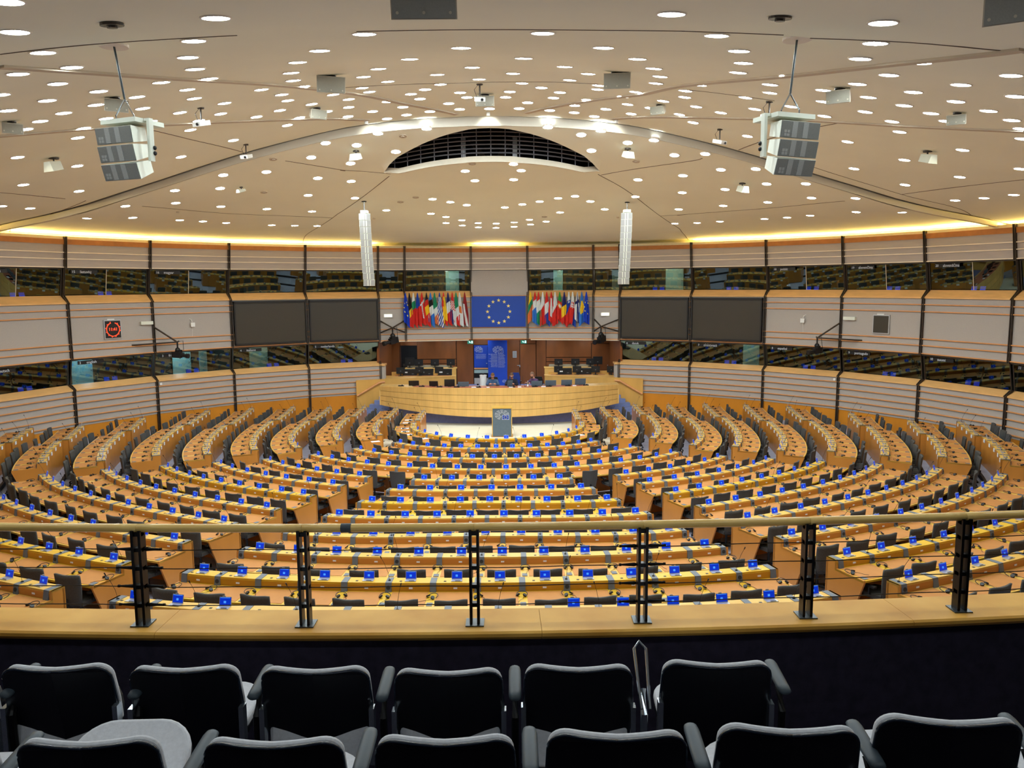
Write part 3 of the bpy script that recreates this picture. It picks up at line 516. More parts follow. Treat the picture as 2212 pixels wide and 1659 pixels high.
def lv(a, b_): t = a-(b_-.45)*.9; return 'W' if .05 < t < .45 and b_ > .35 else 'M'
def at(a, b_): return 'W' if .2 < b_ < .8 and .3 < a < .75 else 'R'
def pt(a, b_):
    if (a-.5)**2*.06+(b_-.48)**2 < .004: return 'W'
    if (a-.5)**2*.06+(b_-.48)**2 < .011: return 'Y' if int(a*9) % 2 else 'R'
    return 'T' if b_ < .32 else 'R'
def sk(a, b_):
    if .3 < b_ < .5 and .2 < a < .85: return 'W' if abs(a-.5) < .07 or abs(b_-.38) < .018 or abs(b_-.44) < .014 else 'R'
    return 'W' if b_ < .5 else 'R' if a+b_ < 1.35 else 'B'
def si(a, b_):
    if (a-.5)**2*.06+(b_-.33)**2 < .003: return 'B' if b_ > .34 else 'W'
    return 'W' if b_ < .26 else 'B' if b_+(a-.5)*.3 < .52 else 'R'
def fi(a, b_): t = a-.3-(b_-.5)*.2; return 'N' if 0.1 < t < .4 or .36 < b_+a*.15 < .46 else 'W'
def se(a, b_): return 'Y' if .28 < b_ < .68 and .1+abs(b_-.5) < a < .95-abs(b_-.48) else 'L'
FL = [(880, 'European', 'blue with yellow stars', eu), (888, 'Belgian', 'black, yellow and red', stripes(('K', .5), ('Y', .72), ('R', 2))), (896.5, 'Bulgarian', 'white, green and red', stripes(('W', .26), ('G', .5), ('R', 2))),
 (905, 'Czech', 'blue and red', stripes(('B', .45), ('R', 2))), (914, 'Danish', 'red with a white cross', dk), (923.5, 'German', 'black, red and yellow', stripes(('K', .22), ('R', .4), ('Y', .68), ('R', 2))), (932, 'Estonian', 'blue, black and white', stripes(('L', .22), ('K', .42), ('W', .7), ('L', 2))),
 (940.5, 'Irish', 'green, white and orange', stripes(('G', .5), ('W', .76), ('O', 2))), (951, 'Greek', 'blue and white striped', gr), (959.5, 'Spanish', 'red and yellow', es), (969, 'French', 'blue, white and red', stripes(('N', .3), ('W', .64), ('R', 2))),
 (978, 'Croatian', 'red and white chequered', hr), (986, 'Italian', 'green, white and red', stripes(('G', .48), ('W', .76), ('R', 2))), (993.5, 'Cypriot', 'white with an orange patch', cy), (1004.5, 'Latvian', 'dark red and white', lv),
 (1145, 'Lithuanian', 'yellow, green and orange', stripes(('Y', .33), ('G', .56), ('O', 2))), (1155, 'Luxembourg', 'red, white and light blue', stripes(('R', .25), ('W', .5), ('L', 2))), (1162.5, 'Hungarian', 'red, white and green', stripes(('R', .25), ('W', .6), ('G', 2))),
 (1171.5, 'Maltese', 'white and red', stripes(('W', .45), ('R', 2))), (1180, 'Dutch', 'red, white and blue', stripes(('R', .33), ('W', .66), ('B', 2))), (1189.5, 'Austrian', 'red with a white band', at), (1197.5, 'Polish', 'white and red', stripes(('W', .5), ('R', 2))),
 (1207.5, 'Portuguese', 'green and red with a round shield', pt), (1217, 'Romanian', 'blue, yellow and red', stripes(('N', .42), ('Y', .74), ('R', 2))), (1226.5, 'Slovenian', 'white, blue and red with a shield', si), (1234.5, 'Slovak', 'white, red, blue with a cross', sk),
 (1244.5, 'Finnish', 'white and dark blue', fi), (1253.5, 'Swedish', 'light blue and yellow', se), (1263, 'European', 'blue with yellow stars', eu)]
for k, (px, nat, desc, fn) in enumerate(FL):
    lf = k < 15; x0 = -4.63+(px-880)*.02325 if lf else 1.55+(px-1145)*.0234; y0 = 40.13-(.35 if abs(x0) > 3 else .1)*0; y0 = 22.24+sqrt((RR-.1)**2-x0*x0)-.3
    edge = ' at the outer left end' if k == 0 else ' at the outer right end' if k == 28 else ''
    o = thing('national_flag', f'{nat} flag, {desc}, hanging furled{edge or (" left of the star board" if lf else " right of the star board")}', 'flag', (x0, y0, 6.12), 'furled flags beside the star board')
    b = MB(); b.tube([(x0, y0+.02, 6.16), (x0+.02, y0+.28, 4.9)], .012, 6); b.tube([(x0, y0+.02, 6.15), (x0, y0+.02, 6.2)], .018, 6); b.obj('pole', rail_m, o)
    b = MB(); NA, NB = 28, 96; rnd = random.Random(k); sl = rnd.uniform(.15, .4)*(1 if lf or k % 3 else -1); ln = rnd.uniform(1.62, 1.78); ph = rnd.uniform(0, 6)
    vs = []
    for j in range(NB+1):
        bb = j/NB; wd = .03+.27*min(1, bb*1.5)**.8
        for i in range(NA+1):
            aa = i/NA; zb = bb*(ln-(1-aa)*sl*.9 if sl > 0 else ln+aa*sl*.9)
            vs.append((x0+(aa-.5)*wd+.05*bb*(1 if lf else .3), y0-.03-.05*bb*sin(aa*8+ph)-.03*sin(aa*15+ph+bb*3)*min(1, bb*2), 6.13-zb))
    for j in range(NB):
        for i in range(NA):
            q = j*(NA+1)+i; b.add([vs[q], vs[q+1], vs[q+NA+2], vs[q+NA+1]], [(0, 3, 2, 1)], FK.index(fn((i+.5)/NA, (j+.5)/NB)))
    used = sorted(set(b.m)); b.m = [used.index(m_) for m_ in b.m]
    cl = b.obj('cloth', [FM[FK[u]] for u in used], o, smooth=True); sm = cl.modifiers.new('t', 'SOLIDIFY'); sm.thickness = .006
# ------------------------------------------------------------------ the seat rows
H = {1: 0, 2: 0, 3: 0, 4: .03, 5: .11, 6: .25, 7: .385, 8: .505, 9: .63, 10: .77, 11: .93, 12: 1.14}
CP = {1: [(0, 28.99), (1.5, 29.3), (2.6, 30.15), (3.2, 31.3), (3.35, 32.6), (3.4, 33.0), (3.45, 35.7)],
 2: [(0, 27.33), (3.6, 28.55), (4.3, 29.8), (4.85, 36.56)], 3: [(0, 25.68), (4.85, 27.5), (5.6, 28.83), (6.45, 37.18)], 4: [(0, 24.02), (6.07, 26.43), (6.75, 27.41), (8.0, 36.81)],
 5: [(0, 22.37), (2.32, 22.5), (3.5, 22.81), (7.33, 25.38), (8.05, 26.73), (9.6, 36.49)], 6: [(0, 20.72), (2.77, 20.87), (3.94, 21.26), (8.53, 24.33), (9.13, 25.37), (11.1, 35.21)],
 7: [(0, 19.06), (3.2, 19.22), (4.37, 19.7), (9.7, 23.32), (10.44, 24.57), (12.5, 33.75)], 8: [(0, 17.41), (3.67, 17.65), (4.79, 18.08), (10.94, 22.36), (11.54, 23.35), (14.1, 31.2)],
 9: [(0, 15.75), (4.09, 16.02), (5.24, 16.53), (12.05, 21.27), (12.83, 22.54), (15.25, 28.79)], 10: [(0, 14.1), (4.5, 14.56), (5.61, 14.94), (13.0, 20.0), (14.0, 21.5), (16.4, 27.6)],
 11: [(0, 12.44), (4.9, 12.97), (5.99, 13.33), (14.3, 18.9), (15.3, 20.6), (17.2, 25)], 12: [(0, 10.79), (5.23, 11.28), (6.24, 11.66), (15.4, 17.9), (16.6, 19.7), (18, 23)]}
NC = {1: 16, 2: 13, 3: 15, 4: 18, 5: 6, 6: 7, 7: 9, 8: 10, 9: 11, 10: 12, 11: 14, 12: 15}
NS = {5: 6, 6: 7, 7: 9, 8: 10, 9: 11, 10: 12, 11: 13, 12: 15}
class Curve:
    def __init__(s, k, ext=5.0):
        cp = CP[k]; full = [(-x, y) for x, y in cp[:0:-1]]+cp; s.pts = []; s.ctl = []
        P = [Vector(p) for p in full]; m = []
        for i, p in enumerate(P):                          # cubic hermite, chord-length weighted
            if i == 0: t = (P[1]-P[0]).normalized()
            elif i == len(P)-1: t = (P[-1]-P[-2]).normalized()
            else:
                d0, d1 = (P[i]-P[i-1]), (P[i+1]-P[i]); t = (d0.normalized()*d1.length+d1.normalized()*d0.length).normalized()
            m.append(t)
        for i in range(len(P)-1):
            L_ = (P[i+1]-P[i]).length; s.ctl.append(len(s.pts)); n_ = max(2, int(L_/.12))
            for j in range(n_):
                u = j/n_; h00 = 2*u**3-3*u*u+1; h10 = u**3-2*u*u+u; h01 = -2*u**3+3*u*u; h11 = u**3-u*u
                s.pts.append(h00*P[i]+h10*L_*m[i]+h01*P[i+1]+h11*L_*m[i+1])
        s.ctl.append(len(s.pts)); s.pts.append(P[-1]); s.len = [0]
        for a_, b_ in zip(s.pts, s.pts[1:]): s.len.append(s.len[-1]+(b_-a_).length)
        s.n = len(cp); s.s = [s.len[i] for i in s.ctl]       # arc length at the control points
        s.e0, s.e1 = m[0], m[-1]
    def at(s, q):
        if q < 0: return s.pts[0]+s.e0*q, s.e0
        if q >= s.len[-1]: return s.pts[-1]+s.e1*(q-s.len[-1]), s.e1
        lo, hi = 0, len(s.len)-1
        while hi-lo > 1:
            md = (lo+hi)//2
            if s.len[md] <= q: lo = md
            else: hi = md
        u = (q-s.len[lo])/(s.len[hi]-s.len[lo]); p = s.pts[lo].lerp(s.pts[hi], u)
        t = (s.pts[min(hi+1, len(s.pts)-1)]-s.pts[max(lo-1, 0)]).normalized(); return p, t
    def fr(s, q, off=0, z=0):                              # frame: x along the row, y toward the stage
        p, t = s.at(q); n_ = Vector((-t.y, t.x)); p = p+n_*off; return Matrix(((t.x, n_.x, 0, p.x), (t.y, n_.y, 0, p.y), (0, 0, 1, z), (0, 0, 0, 1)))
CV = {k: Curve(k) for k in CP}
# floor: base carpet, cream stage floor, terraces
b = MB(); b.prism([(-19.5, -3), (19.5, -3), (19.5, 44.5), (-19.5, 44.5)], -.12, 0); st(b.obj('floor', carpet_m))
c2, c3 = CV[2], CV[3]
outer = [c2.at(q)[0]+Vector((-c2.at(q)[1].y, c2.at(q)[1].x))*-.95 for q in lerp(0, c2.len[-1], 60)]
poly = [(-7.0, 39.3), (-6.5, 34.2)]+[(p.x, p.y) for p in outer if p.y < 34.2]+[(6.5, 34.2), (7.0, 39.3)]
b = MB(); b.prism(poly, .0, .008); st(b.obj('floor_stage', cream_m))
for k in range(5, 13):
    cu = CV[k]; qs = lerp(-5, cu.len[-1]+5, 110); inner = [cu.fr(q, .27).translation for q in qs]; last = k == 12
    if not last: nx = CV[k+1]; q2 = lerp(-5, nx.len[-1]+5, 110); out = [nx.fr(q, .27).translation for q in q2]
    else: out = [cu.fr(q, -9).translation for q in qs]
    h = H[k]; b = MB(); vs = []; hp = H[k-1]
    for p, q in zip(inner, out): vs += [(p.x, p.y, hp-.06), (p.x, p.y, h), (q.x, q.y, h)]
    b.add(vs, [f for i in range(109) for f in ((3*i, 3*i+3, 3*i+4, 3*i+1), (3*i+1, 3*i+4, 3*i+5, 3*i+2))]); t_ = struct(f'floor_terrace_{k-4}', (0, inner[55].y, h)); b.obj('terrace', carpet_m, t_)
    b = MB(); b.sweep([[cu.fr(q, .265, h-.1).translation, cu.fr(q, .30, h-.1).translation, cu.fr(q, .30, h+.004).translation, cu.fr(q, .225, h+.004).translation] for q in qs]); b.obj('nosing', nose_m, t_)
    if last:
        pass
# prototypes ------------------------------------------------------
def proto_chair(full):
    r = thing('office_chair', 'x', 'chair', link=False); bk = MB(); nx, nz = 8, 7
    for side in (0, 1):
        vs = []
        for j in range(nz+1):
            v = j/nz; z = .43+.565*v; wd = .2+.045*sin(pi*min(1, v*1.3)/2)
            for i in range(nx+1):
                u = i/nx*2-1; rr = .035*(u**4)*(v > .99); dip = -.034*(1-u*u)*(v**3)
                vs.append((u*wd, -.27-.05*v+.055*(u*u)-side*.0+(.05 if side else 0)*(1-.4*abs(u)), z+dip-rr))
        fs = [(j*(nx+1)+i, j*(nx+1)+i+1, (j+1)*(nx+1)+i+1, (j+1)*(nx+1)+i) for j in range(nz) for i in range(nx)]
        if side: fs = [f[::-1] for f in fs]
        bk.add(vs, fs)
    n1 = (nx+1)*(nz+1); ring = [i for i in range(nx+1)]+[(j+1)*(nx+1)-1 for j in range(1, nz+1)]+[nz*(nx+1)+i for i in range(nx-1, -1, -1)]+[j*(nx+1) for j in range(nz-1, 0, -1)]
    for a_, c_ in zip(ring, ring[1:]+ring[:1]): bk.f.append((a_, a_+n1, c_+n1, c_)); bk.m.append(0)
    se = MB(); se.prism([(-.22, -.2), (.22, -.2), (.25, .1), (.2, .24), (-.2, .24), (-.25, .1)], .42, .49); se.box((-.12, -.16, .37), (.12, .12, .42), 0)
    ar = []
    for sx in (-1, 1):
        a_ = MB(); a_.tube([(sx*.2, 0, .44), (sx*.29, -.02, .5), (sx*.29, -.02, .62)], .018, 5); a_.box((sx*.29-.035, -.14, .62), (sx*.29+.035, .1, .65)); ar.append(a_)
    ba = MB(); ba.cyl((0, 0, .08), .03, .32, 6); ba.tube([(0, -.2, .38), (0, -.28, .42), (0, -.3, .55)], .025, 5)
    for i in range(5):
        a_ = 2*pi*i/5+.3; ba.tube([(0, 0, .12), (.3*cos(a_), .3*sin(a_), .07)], [.03, .016], 5); ba.cyl((.3*cos(a_)-.02, .3*sin(a_), .0), .028, .055, 6)
    if full:
        for nm, x, m_ in (('backrest', bk, chair_m), ('seat', se, chair_m), ('armrest', ar[0], black_m), ('armrest', ar[1], black_m), ('base', ba, black_m)): x.obj(nm, m_, r, link=False, smooth=(nm == 'backrest'))
        return r, None
    al = MB()
    for x, mi in ((bk, 0), (se, 0), (ar[0], 1), (ar[1], 1), (ba, 1)): al.add(x.v, x.f, mi)
    o = al.obj('office_chair', [chairf_m, black_m], link=False); tag(o, 'x', 'chair'); return o, al
chair_full, _ = proto_chair(True); chair_one, chair_mb = proto_chair(False)
def proto_laptop(full):
    M_ = Matrix.Translation((0, .045, .012)) @ Matrix.Rotation(radians(-14), 4, 'X')
    ba = MB().box((-.0875, -.06, 0), (.0875, .05, .012)); pad = MB().box((-.025, -.055, .012), (.06, -.03, .0135))
    li = MB().box((-.0875, -.0, 0), (.0875, .006, .122), M=M_); li.box((-.045, -.002, .122), (.0, .008, .136), M=M_); sc = MB().box((-.08, -.003, .006), (.08, .0, .114), M=M_)
    lg = MB().box((-.022, -.0045, .035), (.012, -.003, .066), M=M_); lg.box((-.07, -.0045, .106), (.07, -.003, .112), M=M_)
    if full:
        r = thing('laptop', 'x', 'laptop', link=False); ba.obj('base', silver_m, r, link=False); pad.obj('card_reader', black_m, r, link=False)
        l = li.obj('lid', silver_m, r, link=False); l2 = sc.obj('screen', blue_m, l, link=False); l3 = lg.obj('screen_logo', bluel_m, l, link=False); return r, None
    al = MB()
    for x, mi in ((ba, 0), (li, 0), (sc, 1), (lg, 2), (pad, 3)): al.add(x.v, x.f, mi)
    o = al.obj('laptop', [silver_m, blue_m, bluel_m, black_m], link=False); tag(o, 'x', 'laptop'); return o, al
lap_full, _ = proto_laptop(True); lap_one, lap_mb = proto_laptop(False)
hs = MB(); hs.tube([(.085*cos(t), .02+.075*sin(t), .018+.02*sin(t)) for t in lerp(-.2, pi+.2, 11)], .006, 5)
for sx in (-1, 1): hs.cyl((0, 0, 0), .033, .022, 9, M=Matrix.Translation((sx*.05, -.03, .012)) @ Matrix.Rotation(.5*sx, 4, 'Y'))
hs_cab = MB().tube([(.04, -.05, .004), (.05, -.12, .004), (.01, -.2, .004), (.0, -.28, .006)], .003, 4)
hs_full = thing('headset', 'x', 'headset', link=False); hs.obj('headband', black_m, hs_full, link=False); hs_cab.obj('cable', black_m, hs_full, link=False)
hs_all = MB().add(hs.v, hs.f); hs_one = hs_all.obj('headset', black_m, link=False); tag(hs_one, 'x', 'headset')
mc = MB(); mc.tube([(0, 0, 0), (0, -.03, .14), (0, -.1, .3), (0, -.17, .42)], .0035, 4); mc.tube([(0, -.165, .41), (0, -.185, .45)], .009, 6); mc.cyl((0, 0, 0), .02, .012, 8)
mic_one = mc.obj('gooseneck_microphone', black_m, link=False); tag(mic_one, 'x', 'microphone')
pad_me = MB().box((-.5, -.82, .74), (.5, -.27, .746)).mesh('writing_pad', [leather_m])
con_b = MB(); con_b.box((-.05, -.235, .85), (.05, .0, .887)); con_b.add([(-.05, -.235, .887), (.05, -.235, .887), (.05, -.265, .735), (-.05, -.265, .735), (-.05, -.2, .735), (.05, -.2, .735)], [(0, 3, 2, 1), (0, 4, 3), (1, 2, 5)], 0)
con_me = con_b.mesh('console', [cons_m]); cm = MB().add(con_b.v, con_b.f); cm.cyl((0, 0, 0), .034, .006, 10, 1, M=frame((0, -.252, .81), (1, 0, 0), (0, .19, .98)))
cm.box((-.02, -.15, .887), (.02, -.12, .892), 1); conm_me = cm.mesh('console', [cons_m, consd_m])
soc_me = MB().box((-.045, -.82, .744), (.045, -.7, .75)).mesh('socket_panel', [cons_m])
num_me = MB().box((-.075, .0, .745), (.075, .012, .845)).mesh('number_plate', [plate_m]); rdr_me = MB().box((-.02, -.17, .88), (.02, -.13, .883)).mesh('card_slot', [consd_m])
lab_me = MB().box((-.03, -.242, .785), (.03, -.236, .81)).mesh('seat_number', [plate_m])
SEATS = []; BOUND = []
def profile(cu, q, pr, z0): return [tuple(cu.fr(q, o_, z0+z_).translation) for o_, z_ in pr]
def desk(k, q0, q1, n, name, label, wing=False, shift=0, e0=True, e1=True):
    cu = CV[k]; h = H[k]; cu_ = cu
    class Sh:                                              # the same curve moved toward the stage
        def fr(s_, q, off=0, z=0): return cu.fr(q, off+shift, z)
    if shift: cu_ = Sh()
    mid = cu_.fr((q0+q1)/2, -.4, h).translation; root = thing('bench_desk', label, 'desk', tuple(mid), 'curved bench desks'); qs = lerp(q0, q1, max(3, int((q1-q0)/.35)))
    def sw(nm, pr, m_): b = MB(); b.sweep([profile(cu_, q, pr, h) for q in qs]); return b.obj(nm, m_, root)
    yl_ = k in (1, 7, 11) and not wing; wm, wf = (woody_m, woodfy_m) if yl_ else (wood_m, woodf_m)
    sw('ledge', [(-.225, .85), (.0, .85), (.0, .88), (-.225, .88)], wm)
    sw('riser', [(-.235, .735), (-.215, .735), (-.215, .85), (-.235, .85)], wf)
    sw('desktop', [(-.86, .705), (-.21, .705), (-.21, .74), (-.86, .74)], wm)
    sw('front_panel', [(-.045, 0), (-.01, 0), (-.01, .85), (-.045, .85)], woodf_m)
    for q, dq, on in ((q0, .035, e0), (q1, -.035, e1)):
        if not on: continue
        pr = [(.0, 0), (.0, .88), (-.225, .88), (-.245, .745), (-.3, .745), (-.86, .745), (-.87, .70), (-.6, .0)]
        b = MB(); b.sweep([profile(cu_, q, pr, h), profile(cu_, q+dq, pr, h)]); b.obj('end_panel', woodf_m, root)
    pit = (q1-q0)/n; I = Matrix.Identity(4)
    for i in range(n+1):
        q = q0+i*pit; q = min(max(q, q0+.1), q1-.1); F_ = cu_.fr(q, 0, h); m_ = (i+k) % 2 == 0
        share('console', conm_me if m_ else con_me, root, F_); share('socket_panel', soc_me, root, F_)
        BOUND.append((k, F_, m_, root, i))
        if i < n:
            q = q0+(i+.5)*pit; F_ = cu_.fr(q, 0, h); share('writing_pad', pad_me, root, F_ @ Matrix.Scale(pit-.13, 4, (1, 0, 0)))
            if wing: share('number_plate', num_me, root, F_)
            else: share('seat_number', lab_me, root, F_)
            if k > 6 and not wing: share('card_slot', rdr_me, root, F_ @ Matrix.Translation((-.17, 0, 0)))
            SEATS.append((k, name, i, F_, n))
RN = {1: 'front', 2: '2nd', 3: '3rd', 4: '4th', 5: '5th', 6: '6th', 7: '7th', 8: '8th', 9: '9th', 10: '10th', 11: '11th', 12: '12th'}
for k in range(1, 13):
    cu = CV[k]; s_ = cu.s; c_ = len(CP[k])-1; L_ = lambda i: s_[c_+i]; R_ = lambda i: s_[c_-i]
    if k == 1:
        desk(1, s_[c_-4], s_[c_+4], 16, 'front arc', 'curved wooden bench desk with yellow ledge, front arc facing the lectern')
        for sd, (a_, b_) in ((-1, (s_[0], s_[c_-5])), (1, (s_[c_+5], s_[-1]))):
            nm = ('left' if sd < 0 else 'right')+' front wing'; desk(1, a_, b_, 4, nm, f'short wooden bench desk, {nm}, nearest the podium', True, .15)
        continue
    lastc = 1; desk(k, s_[c_-lastc], s_[c_+lastc], NC[k], 'centre block', f'curved wooden bench desk, centre block, {RN[k]} row counted from the podium')
    j = 2
    if k >= 5:
        for sd in (-1, 1):
            a_, b_ = (s_[c_+2], s_[c_+3]) if sd > 0 else (s_[c_-3], s_[c_-2]); nm = ('left' if sd < 0 else 'right')+' side block'
            desk(k, a_, b_, NS[k], nm, f'curved wooden bench desk, {nm}, {RN[k]} row counted from the podium')
        j = 4
    if k <= 10:
        for sd in (-1, 1):
            a_, b_ = (s_[c_+j], s_[c_+j+1]) if sd > 0 else (s_[c_-j-1], s_[c_-j]); nw = max(2, round((b_-a_)/.74)); m1 = nw-nw*4//9; side = 'left' if sd < 0 else 'right'
            cut = a_+(b_-a_)*m1/nw if sd > 0 else b_-(b_-a_)*m1/nw
            if sd > 0: near, far = (a_, cut), (cut+.03, b_)
            else: near, far = (cut+.03, b_), (a_, cut)
            desk(k, *near, m1, f'{side} wing near half', f'wooden bench desk, near half of the {side} wing, {RN[k]} row from the podium', True, 0)
            desk(k, *far, nw-m1, f'{side} wing far half', f'wooden bench desk, far half of the {side} wing, {RN[k]} row from the podium', True, .2)
def inview(p, mg=160):
    x, y = proj(*p); return -mg < x < 2212+mg and -200 < y < 1420
def pos(k, name, i): 
    rn = 'front row' if k == 1 else f'{RN[k]} row'
    return f'{ordn(i+1)} from left, {name}, {rn} from podium' if k > 1 else f'{ordn(i+1)} from left, {name}'
def bake(name, mb, mats, Ms, label, cat):
    b = MB()
    for M_ in Ms:
        n0 = len(b.v); b.v += [tuple(M_ @ Vector(v)) for v in mb.v]; b.f += [tuple(i+n0 for i in f) for f in mb.f]; b.m += mb.m
    if Ms: o = b.obj(name, mats); tag(o, label, cat, kind='stuff')
vis = [s_ for s_ in SEATS if inview(tuple((s_[3] @ Vector((0, -1, .6)))))]
vis.sort(key=lambda s_: (s_[3].translation-Vector((.55, 0, EYE))).length)
cb, lb = [], []; rnd = random.Random(3)
for idx, (k, name, i, F_, n) in enumerate(vis):
    end = i in (0, n-1); Mc = F_ @ Matrix.Translation((rnd.uniform(-.04, .04), (-.80 if 'centre' in name else -.70 if 'side' in name else -.76)-rnd.uniform(0, .08), 0)) @ Matrix.Rotation(rnd.uniform(-.13, .13), 4, 'Z') @ Matrix.Scale(.93 if 'wing' in name else 1, 4, (0, 0, 1))
    if idx < 300: place(chair_full if k >= 8 else chair_one, Mc, 'dark grey chair, '+pos(k, name, i), 'swivel chairs at the bench desks')
    else: cb.append(Mc)
    Ml = F_ @ Matrix.Translation((rnd.uniform(-.02, .02), -.12, .88)) @ Matrix.Rotation(rnd.uniform(-.06, .06), 4, 'Z')
    if idx < 300: place(lap_full if k >= 9 else lap_one, Ml, 'small laptop, '+pos(k, name, i), 'small laptops on the desk ledges')
    else: lb.append(Ml)
bake('office_chairs', chair_mb, [chairf_m, black_m], cb, 'rows of dark grey swivel chairs at the benches farthest from the balcony', 'chairs')
bake('laptops', lap_mb, [silver_m, blue_m, bluel_m, black_m], lb, 'small laptops on the ledges of the benches farthest from the balcony', 'laptops')
bv = [q for q in BOUND if inview(tuple(q[1] @ Vector((0, -.5, .75))))]; bv.sort(key=lambda s_: (s_[1].translation-Vector((.55, 0, EYE))).length); hb = []
NM = {}
for s_ in SEATS: pass
def rootname(r): 
    l = r['label']; l = l.replace('curved wooden bench desk', '').replace('wooden bench desk', '').replace('short ', '').replace(' with yellow ledge', '').replace('counted ', '').strip(', '); return l
for idx, (k, F_, m_, root, i) in enumerate(bv):
    rn = rootname(root).replace('near half of the ', 'near ').replace('far half of the ', 'far ').replace(' facing the lectern', '').replace(', nearest the podium', '')
    Mh = F_ @ Matrix.Translation((rnd.uniform(-.03, .03), -.42-rnd.uniform(0, .08), .746)) @ Matrix.Rotation(rnd.uniform(-.8, .8), 4, 'Z')
    if idx < 300: place(hs_full if k >= 9 else hs_one, Mh, f'black headset, {ordn(i+1)} from left, {rn}'.replace('from the podium', 'from podium'), 'black headsets lying on the desks')
    else: hb.append(Mh)
    if m_: place(mic_one, F_ @ Matrix.Translation((0, -.13, .888)) @ Matrix.Rotation(rnd.uniform(-.9, .9), 4, 'Z'), f'thin microphone, {ordn(i+1)} console from left, {rn}'.replace(' row from the podium', ' row'), 'gooseneck microphones on the desks')
bake('headsets', hs_all, [black_m], hb, 'black headsets lying on the benches farthest from the balcony', 'headsets')
# papers left on the front benches
for k, (x, y, a) in enumerate(((-3.85, 33.9, .1), (-3.85, 33.2, .2), (-3.75, 31.9, 0), (-3.65, 31.2, .1), (-3.45, 30.5, .3), (-2.7, 29.75, .6), (-4.5, 29.2, .4), (3.2, 30.2, .5))):
    b = MB().box((-.16, -.11, 0), (.16, .11, .006), M=rotz(x, y, .75, a)); tag(b.obj('document', plate_m), 'pale printed document on the '+('far end of the left front wing', 'left front wing nearer the arc', 'front arc, leftmost seat', 'front arc, second seat from left', 'front arc, third seat from left', 'front arc, fourth seat from left', 'near end of the left second-row wing', 'right curve of the front arc')[k], 'document')

# ------------------------------------------------------------------ stage recess behind the podium
wn = struct('wall_niche', (0, 44, 1.04)); NB_ = 43.95
MB().box((-6.4, NB_, 1.0), (6.4, NB_+.1, 3.72)).obj('backing', nichej_m, wn)
for x0, x1, z0, z1 in ((-6.0, -5.52, 1.04, 3.7), (-5.52, -4.6, 3.2, 3.7), (-4.6, -2.45, 2.45, 3.7), (-4.6, -2.45, 2.2, 2.42), (-4.6, -2.45, 1.95, 2.17), (-4.6, -2.45, 1.04, 1.92), (-2.42, -1.5, 1.04, 3.7), (-1.5, -.68, 3.22, 3.7), (-.68, 1.05, 1.04, 3.7), (1.07, 1.95, 1.04, 3.24), (1.07, 1.95, 3.26, 3.7), (1.97, 2.5, 1.04, 3.7), (2.52, 5.0, 2.5, 3.7), (2.52, 5.0, 2.27, 2.47), (2.52, 5.0, 2.02, 2.24), (2.52, 5.0, 1.04, 1.99), (5.0, 6.2, 3.26, 3.7), (6.02, 6.2, 1.04, 3.26)):
    MB().box((x0, NB_-.05, z0+.012), (x1-.015, NB_+.0, z1)).obj('panel', niche_m, wn)
for x in (-6.0, 6.0):
    s_ = 1 if x > 0 else -1; MB().box((min(x, x+s_*.12), 39.7, 1.04), (max(x, x+s_*.12), NB_, 3.72)).obj('side_panel', niche_m, wn)
MB().box((-6.1, 40.5, 3.7), (6.1, NB_+.1, 3.78)).obj('soffit_board', niche_m, wn)
dn = struct('door_20', (-5.05, 43.9, 1.04)); MB().box((-5.5, 43.93, 1.04), (-4.62, 43.97, 3.2)).obj('opening', void_m, dn); MB().box((-5.55, 43.86, 1.04), (-5.49, 43.95, 3.22)).obj('jamb', nichej_m, dn); MB().box((-5.4, 43.8, 2.05), (-4.9, 43.88, 2.2)).obj('push_bar', mull_m, dn)
dn = struct('door_21', (5.5, 43.9, 1.04)); MB().box((5.03, 43.87, 1.04), (6.0, 43.94, 3.24)).obj('leaf', niche_m, dn); MB().ball((5.9, 43.84, 2.05), .03).obj('handle', silver_m, dn)
dn = struct('door_22', (1.5, 43.9, 1.04)); MB().box((1.09, 43.86, 1.04), (1.93, 43.92, 3.22)).obj('leaf', niche_m, dn); b = MB(); b.box((.9, 43.8, 2.06), (1.06, 43.84, 2.09)); b.box((1.03, 43.82, 1.98), (1.07, 43.9, 2.1)); b.obj('handle', silver_m, dn)
dn = struct('door_23', (-1.1, 43.9, 1.04)); MB().box((-1.47, 43.88, 1.95), (-.7, 43.92, 3.2)).obj('poster_backdrop', banner_m, dn)
MB().box((-1.47, 43.86, 1.88), (-.7, 43.9, 1.95)).obj('rail', rail_m, dn); MB().box((-1.47, 43.88, 1.66), (-.7, 43.92, 1.84)).obj('pale_panel', boothl_m, dn); MB().box((-1.47, 43.88, 1.4), (-.7, 43.92, 1.64)).obj('dark_panel', void_m, dn); MB().box((-1.47, 43.88, 1.04), (-.7, 43.92, 1.38)).obj('pale_panel', panel_m, dn); MB().ball((-.78, 43.84, 2.2), .03).obj('handle', silver_m, dn)
